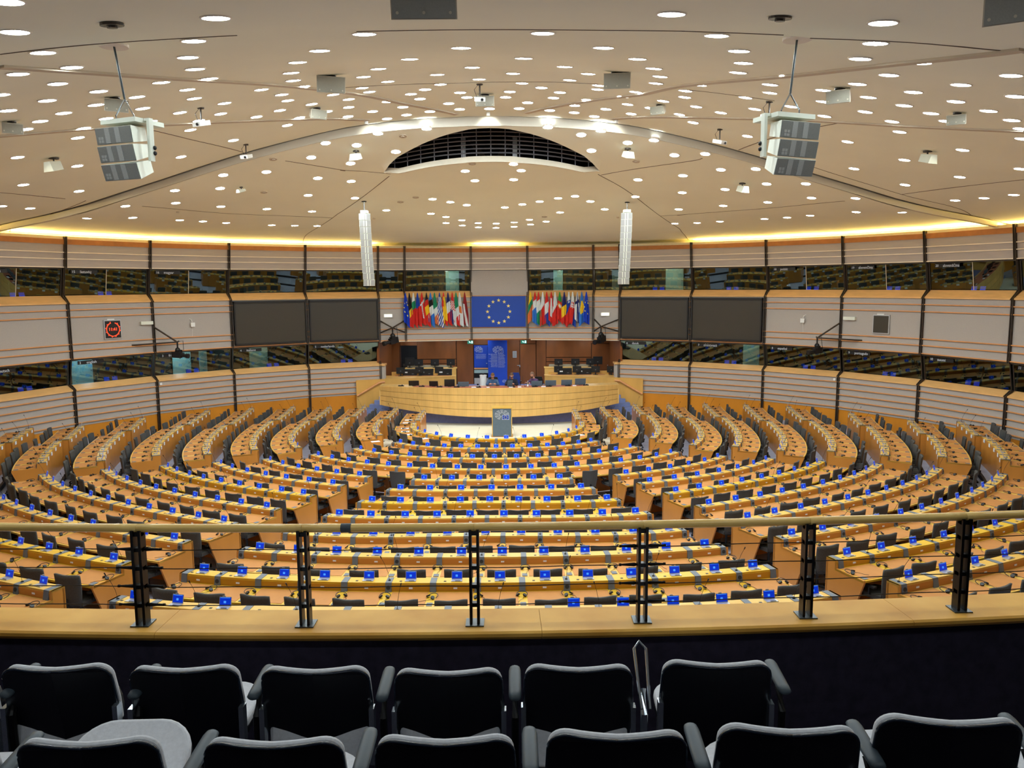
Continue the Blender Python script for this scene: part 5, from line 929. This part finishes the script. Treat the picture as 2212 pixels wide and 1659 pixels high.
# ------------------------------------------------------------------ things on the ring wall
def onwall(a, r, z): m = radians(a); return frame(rp(a, r, z), (cos(m), -sin(m), 0), (0, 0, 1))
def wbox(F, x0, x1, y0, y1, z0, z1): return MB().box((x0, y0, z0), (x1, y1, z1), M=F)
for sd in (-1, 1):
    nm = 'left' if sd < 0 else 'right'
    F = onwall(sd*57.5 if sd < 0 else 57.6, -.12, 4.83); t = thing('wall_display' if sd < 0 else 'wall_display', 'square wall clock display lit in red' if sd < 0 else 'square dark wall display in a pale frame, switched off', 'clock' if sd < 0 else 'display', rp(sd*57.5, -.12, 4.83))
    wbox(F, -.36, .36, -.38, .38, -.02, .1).obj('frame', silver_m, t); wbox(F, -.32, .32, -.34, .34, .1, .11).obj('face', bezel_m if sd < 0 else screen_m, t); wbox(F, -.2, .1, .38, .42, 0, .08).obj('bracket', white_m, t)
    if sd < 0:
        b = MB()
        for i in range(54):
            a = 2*pi*i/60+.35+pi/2; b.box((-.012, -.012, .11), (.012, .012, .118), M=F @ Matrix.Translation((.27*cos(a), .27*sin(a), 0)))
            if i % 5 == 0: b.box((-.012, -.012, .11), (.012, .012, .118), M=F @ Matrix.Translation((.305*cos(a), .305*sin(a), 0)))
        o = b.obj('led_ring', led_m, t); o['kind'] = 'stuff'; text('11:41', .17, F @ Matrix.Translation((0, 0, .112)), led_m, t, 'digits')
    F = onwall(sd*(51.9+(1.0 if sd < 0 else 1.3)), -.12, 5.02); t = thing('emergency_light', f'small pale unlit emergency light beside the {nm} camera bracket', 'light', tuple(F.translation)); wbox(F, -.26, .26, -.06, .07, 0, .12).obj('case', spkw_m, t); wbox(F, -.23, .23, -.07, -.055, .01, .11).obj('diffuser', white_m, t)
    F = onwall(sd*47.0, -.12, 4.98); t = thing('wireless_router', f'white wireless access point on a wooden plate, {nm} wall', 'router', tuple(F.translation)); wbox(F, -.11*1, .09, -.18, .22, 0, .03).obj('plate', rail_m, t); wbox(F, (.02 if sd < 0 else -.2), (.2 if sd < 0 else -.02), -.2, -.02, .1, .15).obj('case', white_m, t)
    b = MB(); b.tube([F @ Vector((.0, .15, .03)), F @ Vector((sd*-.06, .1, .12)), F @ Vector((sd*-.1, .0, .1))], .015, 5); b.obj('arm', white_m, t); b = MB(); b.tube([F @ Vector((sd*-.1, -.2, .1)), F @ Vector((sd*-.1, -.75, .02))], .006, 4); b.obj('cable', white_m, t)
    # cameras on wall brackets
    def camera(cpos, look, label, arms, big=1):
        t = thing('video_camera', label, 'camera', cpos); d = Vector(look)-Vector(cpos); d.normalize(); x_ = d.cross(Vector((0, 0, 1))).normalized(); F = frame(cpos, x_, x_.cross(-d)) if 0 else Matrix(((x_.x, d.x, x_.cross(d).x, cpos[0]), (x_.y, d.y, x_.cross(d).y, cpos[1]), (x_.z, d.z, x_.cross(d).z, cpos[2]), (0, 0, 0, 1)))
        s_ = big; b = MB(); b.box((-.08*s_, -.22*s_, -.1*s_), (.08*s_, .14*s_, .12*s_), M=F); b.box((-.05*s_, -.1*s_, .12*s_), (.05*s_, .1*s_, .17*s_), M=F); b.obj('body', bezel_m, t)
        b = MB(); b.tube([F @ Vector((0, .12*s_, 0)), F @ Vector((0, .34*s_, 0))], .065*s_, 10); b.tube([F @ Vector((0, .34*s_, 0)), F @ Vector((0, .44*s_, 0))], .09*s_, 10); b.obj('lens', black_m, t)
        b = MB(); b.box((-.14*s_, -.06*s_, .1*s_), (-.08*s_, .1*s_, .2*s_), M=F); b.obj('viewfinder', black_m, t)
        hub = Vector(cpos)+Vector((0, 0, .5*s_)); b = MB(); b.tube([Vector(cpos)+Vector((0, 0, .1)), hub], .035, 8); b.ball(tuple(Vector(cpos)+Vector((0, 0, .2*s_))), .1*s_, 8, 6); b.obj('pan_head', black_m, t)
        for a_ in arms: b = MB(); b.tube([hub, a_], .035, 6); b.obj('bracket_arm', iron_m if 0 else mull_m, t)
        b = MB(); b.tube([hub, hub+Vector((.2, .1, .05)), Vector(cpos)+Vector((.25, 0, 0)), Vector(cpos)+Vector((.1, -.1, -.15))], .012, 5); b.obj('cable', black_m, t)
    if sd < 0: camera((-5.25, 39.3, 3.78), (-14, 31, 1.5), 'television camera hanging from a V bracket left of the flags', [rp(-18.7, -.1, 4.75), rp(-15, -.1, 4.75), rp(-18.7, -.1, 4.18), rp(-15, -.1, 4.18)], 1.3)
    else: camera((5.0, 39.3, 3.78), (-3, 30, 1.5), 'television camera hanging from a V bracket right of the flags', [rp(18.7, -.1, 4.75), rp(15, -.1, 4.75), rp(18.7, -.1, 4.18), rp(15, -.1, 4.18)], 1.3)
    h = rp(sd*50.2, -1.0, 3.66); camera(h, ((10, 30, 2) if sd < 0 else (-6, 25, 1.5)), f'television camera on a long bracket arm on the {nm} wall', [rp(sd*51.9, -.1, 4.85), rp(sd*51.9, -.12, 4.14), rp(sd*55, -.15, 4.14), rp(sd*49.0, -.4, 4.2)], 1.1)
    x = -5.5 if sd < 0 else 5.25; t = thing('emergency_light', f'lit white emergency light between the {nm} flags and the screens', 'light', (x, 40.1, 4.98)); yw = 22.24+sqrt((RR-.08)**2-x*x)-.12
    MB().box((x-.22, yw, 4.93), (x+.22, yw+.12, 5.1)).obj('case', white_m, t); MB().box((x-.18, yw-.01, 4.95), (x+.18, yw, 5.08)).obj('diffuser', emer_m, t)
    for a, z, q in ((sd*51.4, 2.42, 'below the window ledge'),):
        F = onwall(a, -.12, z); o = wbox(F, -.05, .05, -.05, .05, 0, .04).obj('wall_socket', white_m); tag(o, f'tiny white socket {q} on the {nm} wall', 'socket')
# ------------------------------------------------------------------ loudspeakers
def cabinet(b, M_, w_, h_, d_, k=.6, mi=0): # front face toward -y, tapering backwards
    vs = [(-w_/2, -d_/2, 0), (w_/2, -d_/2, 0), (w_/2, -d_/2, h_), (-w_/2, -d_/2, h_), (-w_/2*k, d_/2, h_*.12), (w_/2*k, d_/2, h_*.12), (w_/2*k, d_/2, h_*.88), (-w_/2*k, d_/2, h_*.88)]
    return b.add([M_ @ Vector(v) for v in vs], [(0, 1, 2, 3), (5, 4, 7, 6), (0, 4, 5, 1), (3, 2, 6, 7), (1, 5, 6, 2), (0, 3, 7, 4)], mi)
for sd, rod in ((-1, RODS[0]), (1, RODS[1])):
    nm = 'left' if sd < 0 else 'right'; x, y, z = rod; zt = 8.35 if sd < 0 else 8.33; xs = x+(0.09 if sd < 0 else -.06)
    t = thing('speaker_cluster', f'three stacked white and grey loudspeakers hanging on a rod at the {nm}', 'loudspeaker', (xs, y, zt)); MB().cyl((x, y, z-.02), .16, .05, 16).obj('ceiling_rose', rim_m, t)
    b = MB(); b.tube([(x, y, z+.05), (xs, y, zt+.28)], .012, 6); b.obj('rod', steel_m, t); b = MB()
    for q in (-.1, .1): b.tube([(xs, y, zt+.28), (xs+q, y-.02, zt+.1), (xs+q, y-.02, zt+.02)], .009, 5)
    b.obj('shackle', chrome_m, t); rz = radians(22)*sd*-1
    M0 = Matrix.Translation((xs, y, zt)) @ Matrix.Rotation(-rz if 0 else rz*-1, 4, 'Z'); b = MB(); b.box((-.26, -.12, 0), (.26, .3, .05), M=M0); b.box((.3 if sd < 0 else -.34, .0, -.42), (.34 if sd < 0 else -.3, .06, .05), M=M0); b.box((-.3, .0, .02), (.3, .06, .05), M=M0); b.obj('yoke', spkw_m, t)
    ang = 0; zz_ = zt-.01; yo = 0
    for k in range(3):
        M_ = M0 @ Matrix.Translation((0, yo, zz_-zt-.2)) @ Matrix.Rotation(radians(9+4*k), 4, 'X'); b = MB(); cabinet(b, M_, .54, .182, .34, .5); cb_ = b.obj('cabinet', spkw_m, t)
        b = MB(); b.box((-.262, -.178, .006), (.262, -.171, .178), M=M_); b.obj('grille', spk_m, cb_ if 0 else t); b = MB(); b.box((-.12, -.182, .01), (-.05, -.178, .174), M=M_); b.box((.03, -.182, .01), (.1, -.178, .174), M=M_)
        for u in (0, 1):
            for v in (0, 1): b.box((-.225+.04*u, -.182, .02+.035*v), (-.19+.04*u, -.178, .05+.035*v), M=M_)
        b.obj('grille_stripe', spkl_m, t); zz_ -= .183; yo += .028+.016*k
    b = MB()
    for q in (-.33, -.27): b.ball(M0 @ Vector((.34 if sd < 0 else -.34, .06, q)), .025, 7, 5)
    b.obj('clamp_knob', black_m, t)
for sd, rod in ((-1, RODS[2]), (1, RODS[3])):
    nm = 'left' if sd < 0 else 'right'; x, y, z = rod; t = thing('speaker_column', f'long white hanging line of loudspeakers at the {nm} of the flags', 'loudspeaker', (x, y, 9.0)); MB().cyl((x, y, z-.02), .09, .04, 12).obj('ceiling_rose', black_m, t)
    b = MB(); b.tube([(x, y, z+.1), (x, y, 9.12)], .02, 6); b.obj('rod', chrome_m, t); b = MB(); b.box((x-.12, y-.1, 9.02), (x+.12, y+.2, 9.12)); b.obj('yoke', spkw_m, t)
    zz_, yo = 9.0, 0
    for k in range(11):
        an = radians(1+.35*k*k*.35); M_ = Matrix.Translation((x+(.0 if sd < 0 else 0)-sd*.02*k*.3, y+yo, zz_-.225)) @ Matrix.Rotation(-sd*radians(-14)*-1, 4, 'Z') @ Matrix.Rotation(an, 4, 'X'); b = MB(); cabinet(b, M_, .4, .225, .3, .6); b.obj('cabinet', spkw_m, t)
        b = MB(); b.box((-.192, -.158, .006), (.192, -.151, .219), M=M_); b.obj('grille', spkl_m, t); b = MB(); b.box((-.06, -.162, .01), (-.03, -.158, .215), M=M_); b.box((.03, -.162, .01), (.06, -.158, .215), M=M_); b.obj('grille_stripe', spkw_m, t)
        zz_ -= .226*cos(an); yo += .226*sin(an)
DESC = ('large dark box loudspeaker at the top middle of the ceiling, cut by the frame', 'beige box loudspeaker on the ceiling left of centre, larger one', 'beige box loudspeaker on the ceiling right of centre, larger one', 'large dark box loudspeaker in the top right ceiling corner', 'beige box loudspeaker behind the rod of the left speaker cluster', 'beige box loudspeaker facing front at the middle of the dome', 'small beige box loudspeaker left near the arched beam', 'small beige box loudspeaker right near the arched beam', 'beige box loudspeaker at the far left of the dome', 'beige box loudspeaker right of the right hanging cluster', 'beige box loudspeaker at the far right of the dome')
for k, ((x, y, z), px, face) in enumerate(BOXES):
    if k == 0: x, y, z = -.11, 6.7, 8.93
    if k == 3: x, y, z = 4.42, 6.4, 8.74
    w_ = px*y/1725*.92; an = (0, .35, -.5, .6, -.6)[face] if face not in (1,) else (.3 if x < 0 else -.1); t = thing('ceiling_loudspeaker', DESC[k], 'loudspeaker', (x, y, z), 'box loudspeakers on the ceiling'); dn_ = .02
    M_ = Matrix.Translation((x, y, z-.03-w_*.52)) @ Matrix.Rotation(an, 4, 'Z') @ Matrix.Rotation(radians(20), 4, 'X'); b = MB(); cabinet(b, M_, w_, w_*.56, w_*.5, .82); b.obj('cabinet', spkb_m, t); b = MB(); b.box((-w_/2+.01, -w_*.25-.012, .01), (w_/2-.01, -w_*.25, w_*.56-.01), M=M_); b.obj('grille', spkt_m if k in (0, 3) else spkd_m, t)
    b = MB(); b.tube([(x, y, z+.02), (x, y, z-.1-w_*.1)], .03, 6); b.cyl((x, y, z-.02), w_*.22, .03, 14); b.obj('bracket', mull_m, t); b = MB()
    for q in (-.4, 0, .4): b.cyl((0, 0, 0), .012, .01, 8, M=M_ @ Matrix.Translation((q*w_, -w_*.25-.012, .05)) @ Matrix.Rotation(pi/2, 4, 'X'))
    b.obj('grille_screw', spkb_m, t)
WD = ('far left', 'left above the canopy end', 'right above the canopy end', 'left ceiling above the second screen, narrow', 'far right', 'right ceiling above the second screen')
for k, ((x, y, z), px) in enumerate(WHITES):
    w_ = px*y/1725*.8; t = thing('spot_loudspeaker', f'small white wedge loudspeaker under the ceiling, {WD[k]}', 'loudspeaker', (x, y, z), 'white wedge loudspeakers'); M_ = Matrix.Translation((x, y, z-.05-w_*.7)) @ Matrix.Rotation(-.5 if x < 0 else .5, 4, 'Z') @ Matrix.Rotation(radians(10), 4, 'X')
    b = MB(); vs = [(-w_/2, -.14, 0), (w_/2, -.14, 0), (w_*.3, -.14, w_*.6), (-w_*.3, -.14, w_*.6), (-w_*.4, .14, .03), (w_*.4, .14, .03), (w_*.25, .14, w_*.6), (-w_*.25, .14, w_*.6)]; b.add([M_ @ Vector(v) for v in vs], [(0, 1, 2, 3), (5, 4, 7, 6), (0, 4, 5, 1), (3, 2, 6, 7), (1, 5, 6, 2), (0, 3, 7, 4)]); b.obj('case', spkw_m, t); b = MB(); b.cyl((x, y, z-.03), w_*.3, .04, 12); b.tube([(x, y, z), (x, y, z-.12)], .02, 5); b.obj('bracket', mull_m, t)
for k, ((x, y, z), px) in enumerate(STEMS):
    t = thing('ceiling_projector', ('small projector on a stem in the left of the dome', 'small projector on a stem at the left arm of the beam', 'small projector on a stem above the middle box loudspeaker', 'small projector on a looped stem right of the right rod', 'tiny projector on a stem near the right arm of the beam')[k], 'projector', (x, y, z)); b = MB(); b.tube([(x, y, z), (x, y, z-.25)], .018, 5); b.cyl((x, y, z-.02), .07, .03, 10); b.obj('stem', mull_m, t)
    M_ = Matrix.Translation((x, y, z-.32)) @ Matrix.Rotation(.3*k-.5, 4, 'Z') @ Matrix.Rotation(radians(15), 4, 'X'); MB().box((-.11, -.14, -.04), (.11, .14, .05), M=M_).obj('case', white_m, t); MB().cyl((0, 0, 0), .03, .02, 10, M=M_ @ Matrix.Translation((.04, -.14, 0)) @ Matrix.Rotation(pi/2, 4, 'X')).obj('lens', black_m, t)
    b = MB(); b.tube([(x-.02, y, z), (x-.12, y, z-.12), (x-.06, y, z-.28)], .006, 4); b.obj('cable', black_m, t)
DD = ('bronze ring on the ceiling ahead of the left rod', 'bronze ring on the ceiling ahead of the right rod', 'beige disc below the left arm of the beam', 'beige disc under the left arm, lower one', 'beige disc at the upper left of the louvred opening', 'beige disc on the canopy', 'beige disc above the left speaker column, outer', 'beige disc above the left speaker column, inner', 'beige disc right of the canopy end', 'small dark dot beside the left speaker column', 'small dark dot beside the right speaker column', 'small dark dot left of the seam lamps', 'greenish disc among the right front lamps')
for k, (x, y, z) in enumerate(DISCS):
    b = MB(); b.cyl((0, 0, -.02), .11 if k < 9 or k == 12 else .05, .02, 16); b.cyl((0, 0, -.04), .05, .02, 10); o = b.obj('smoke_detector' if 1 else '', rib_m if k > 1 else mull_m); o.matrix_world = on_ceiling(x, y, z); tag(o, 'flat round '+DD[k], 'detector')
# ------------------------------------------------------------------ balcony parapet and railing
BX, BR = -.15, 40.0
def bp(x, off=0, z=4.5):                                # point on the balcony arc; off > 0 toward the hall
    y = 4.585+(x-BX)**2/(2*BR); s_ = (x-BX)/BR; return (x-s_*off, y+off, z)
st_ = struct('parapet_ledge', (0, 4.6, 4.5)); cuts = [-8.4, -6.2, -3.9, -1.55, .72, 2.95, 5.3, 7.6, 9.2]
for c0, c1 in zip(cuts, cuts[1:]):
    b = MB(); b.sweep([[bp(x, -.12, 4.455), bp(x, -.135, 4.47), bp(x, -.135, 4.49), bp(x, -.12, 4.5), bp(x, .21, 4.5), bp(x, .21, 4.44), bp(x, -.1, 4.44)] for x in lerp(c0+.0012, c1-.0012, 10)]); b.obj('ledge_plank', sill_m, st_)
b = MB(); b.sweep([[bp(x, -.07, 3.2), bp(x, .15, 3.2), bp(x, .15, 4.45), bp(x, -.07, 4.45)] for x in lerp(-8.4, 9.2, 50)]); st(b.obj('wall_parapet', par_m))
rl = thing('balcony_railing', 'black iron railing with maple handrail and steel cables on the parapet', 'railing', (.3, 4.6, 4.5))
PX = [-7.68, -6.68, -5.68, -4.68, -3.68, -2.68, -1.68, -.69, .325, 1.33, 2.34, 3.32, 4.32, 5.32, 6.32, 7.32, 8.32]
for i, x in enumerate(PX):
    b = MB(); X0, Y0, _z = bp(x)
    for s_ in (-1, 1):
        b.box((X0+s_*.022-.008, Y0-.035, 4.5), (X0+s_*.022+.008, Y0+.035, 5.085))
    for zz_ in (4.62, 4.735, 4.85, 4.965, 5.06): b.box((X0-.03, Y0-.02, zz_-.012), (X0+.03, Y0+.02, zz_+.012))
    b.obj('post', iron_m, rl); MB().box((X0-.055, Y0-.055, 4.5), (X0+.055, Y0+.055, 4.507)).obj('base_plate', steel_m, rl)
hz = 5.095
for i in range(len(PX)-1):
    b = MB(); b.tube([bp(x, 0, hz) for x in lerp(PX[i]+.001+.0, PX[i+1]-.001, 10)], .0255, 16); b.obj('handrail', rail2_m, rl, smooth=True)
b = MB(); b.tube([bp(x, 0, hz-.0) for x in (-.46, -.44, -.42, -.4)], .0275, 16); b.obj('tape', mat('grey_tape', (70, 78, 86), .6), rl)
for zz_ in (4.62, 4.735, 4.85, 4.965):
    b = MB(); b.tube([bp(x, 0, zz_-.006*sin((x*pi)) ** 2) for x in lerp(-7.7, 8.3, 160)], .0032, 5); b.obj('cable', steel_m if 0 else iron_m, rl)
    for px_ in (PX[6], PX[9]):
        for s_ in (-1, 1):
            b = MB(); P_ = [bp(px_+s_*q, 0, zz_) for q in (.035, .05, .09, .125, .127, .14)]; b.tube(P_, [.008, .012, .009, .006, .009, .009], 8); b.obj('turnbuckle', iron_m, rl)
# ------------------------------------------------------------------ gallery
st(MB().box((-8.4, 2.35+.55, 3.2), (9.2, 4.6, 3.3)).obj('floor_gallery_lower', gfloor_m)); st(MB().box((-8.4, 1.3, 3.2), (9.2, 2.9, 3.45)).obj('floor_gallery_middle', gfloor_m)); st(MB().box((-8.4, -3, 3.2), (9.2, 1.3, 3.85)).obj('floor_gallery_upper', gfloor_m))
def theatre_seat(x, y, z, a, label, fold, arms, frame_only=False):
    # z: top of the backrest
    z -= .035; t = thing('gallery_seat', label, 'seat', (x, y, z-.84), 'tip-up seats of the visitors gallery'); M_ = rotz(x, y, z, a) @ Matrix.Rotation(radians(12), 4, 'X'); lo = -.57
    def outline(w_, top, bot, rt, n=7):
        pts = []
        for i in range(n+1): q = pi/2*i/n; pts.append((w_-rt+rt*sin(q), top-rt+rt*cos(q)-.0))
        pts += [(w_+.006, top-.22), (w_+.002, top-.34), (w_-.03, bot+.05), (w_*.55, bot), (0, bot-.01)]
        tp = [(f*(w_-rt), top-.008*(1-f)) for f in (0, .25, .5, .75)]; half = tp+pts; full = half+[(-p, q) for p, q in half[-2:0:-1]]
        return full
    def slab(ol, y0, y1, curve):
        n = len(ol); vs = []
        for yy in (y0, y1):
            for px_, pz in ol: vs.append(M_ @ Vector((px_, yy+curve*px_*px_, pz)))
        b = MB(); b.v = [tuple(v) for v in vs]; 
        b.f = [tuple(range(n)), tuple(range(2*n-1, n-1, -1))]+[(i, i+n, (i+1) % n+n, (i+1) % n) for i in range(n)]; b.m = [0]*len(b.f); return b
    sh = slab(outline(.256, -.008, lo, .075), -.012, .004, .5); sh.obj('back_shell', shell_m, t)
    up_ = slab(outline(.258, -.004, lo+.16, .08), .006, .042, .5); u_ = up_.obj('back_cushion', uph_m, t); bv_ = u_.modifiers.new('b', 'BEVEL'); bv_.width = .016; bv_.segments = 3; bv_.limit_method = 'ANGLE'
    ed = outline(.257, -.004, lo, .077); b = MB(); b.tube([M_ @ Vector((p, -.006+.5*p*p, q)) for p, q in ed[:16]], .007, 6); b.tube([M_ @ Vector((p, -.006+.5*p*p, q)) for p, q in [ed[0]]+ed[:-16:-1]], .007, 6); b.obj('shell_edge', rimb_m, t, smooth=True)
    Ms = rotz(x, y, z, a) @ Matrix.Translation((0, .12, -.42)) @ Matrix.Rotation(radians(fold), 4, 'X') @ Matrix.Translation((0, -.13 if fold > 65 else 0, 0)); sp_ = []
    so = [(-.22, 0), (.22, 0), (.242, .1), (.248, .2)]+[(.09+.158*cos(q), .28+.16*sin(q)) for q in lerp(.1, pi/2, 7)]+[(-.09-.158*cos(q), .28+.16*sin(q)) for q in lerp(pi/2, .1, 7)]+[(-.248, .2), (-.242, .1)]
    b = MB().prism(so, 0, .05, M=Ms); s2 = b.obj('seat_cushion', uph_m, t); bv_ = s2.modifiers.new('b', 'BEVEL'); bv_.width = .018; bv_.segments = 3; bv_.limit_method = 'ANGLE'
    MB().prism([(p*.99, q*.99) for p, q in so], -.03, 0, M=Ms).obj('seat_shell', shell_m, t); b = MB(); M2 = rotz(x, y, z, a)
    for s_ in (-1, 1):
        b = MB().box((s_*.265-.012, .03, -.5), (s_*.265+.012, .08, -.21), M=M2); b.obj('hinge', chrome_m, t)
    for s_, kind, *of in arms:
        xa = s_*(of[0] if of else .32); b = MB(); b.tube([M2 @ Vector((xa, .07, -.82)), M2 @ Vector((xa, .05, -.25)), M2 @ Vector((xa, .12, -.16))], .018, 8); b.box((xa-.035, -.05, -.84), (xa+.035, .2, -.82), M=M2); b.obj('arm_post', chrome_m if kind == 'frame' else iron_m, t)
        if kind == 'frame':
            b = MB(); b.tube([M2 @ Vector(q) for q in ((xa-.02, .0, -.2), (xa-.03, .22, .0), (xa, .26, .02), (xa+.03, .22, .0), (xa+.02, .0, -.2))], .008, 6); b.obj('arm_frame', chrome_m, t)
        else:
            b = MB(); secs = []
            for yy, r_ in ((.0, .6), (.012, .95), (.04, 1), (.15, 1), (.25, 1), (.28, .85), (.29, .5)):
                zc_ = -.135+.06*(yy+.03); secs.append([M2 @ Vector((xa+.031*r_*cos(2*pi*i/12), yy+.0, zc_+.019*r_*sin(2*pi*i/12))) for i in range(12)])
            b.sweep(secs); b.obj('armrest', arm_m, t, smooth=True)
    return t
R1 = [(-1.64, 4.755, 80, [(-1, 'pad', .235)], .03), (-1.03, 4.745, 4, [(-1, 'pad', .235)], .02), (-.4, 4.735, 78, [(-1, 'pad', .295)], .0), (.24, 4.72, 80, [(-1, 'pad'), (1, 'pad')], 0), (.865, 4.735, 72, [(1, 'frame')], -.02), (1.53, 4.75, 2, [(1, 'pad')], -.04)]
RL = ('front-row gallery seat, leftmost, seat pad tipped up', 'front-row gallery seat, second from left, seat pad down', 'front-row gallery seat, third from left, pad barely showing', 'front-row gallery seat between two grey armrests', 'front-row gallery seat with a bare metal armrest frame', 'front-row gallery seat at the right end, seat pad down')
for (x, z, f, ar, a), lb_ in zip(R1, RL): theatre_seat(x, 3.6, z, a, 'black-backed '+lb_, f, ar)
theatre_seat(-2.24, 3.6, 4.76, .04, 'black-backed front-row gallery seat cut by the left edge', 78, [(-1, 'pad')])
R2 = [(-1.035, 4.885, 28, [(-1, 'pad')], .03), (-.345, 4.88, 2, [(-1, 'pad')], 0), (.295, 4.885, 4, [(-1, 'pad'), (1, 'pad')], 0), (.935, 4.9, 80, [(1, 'pad')], -.03), (1.575, 4.915, 2, [(1, 'pad')], -.06), (2.17, 4.945, 3, [(1, 'pad')], -.09), (2.8, 4.93, 5, [], -.12), (-1.66, 4.88, 2, [], .05)]
RL2 = ('leftmost whole one, pale pad half tipped up', 'second from left, seat pad down', 'third from left, just right of a grey armrest', 'fourth from left, pad edge showing at its left', 'fifth from left, armrest leaning against its left', 'sixth from left, rightmost whole one', 'cut by the right edge', 'cut by the left edge')
for (x, z, f, ar, a), lb_ in zip(R2, RL2): theatre_seat(x, 2.75, z, a, 'black-backed second-row gallery seat, '+lb_, f, ar)
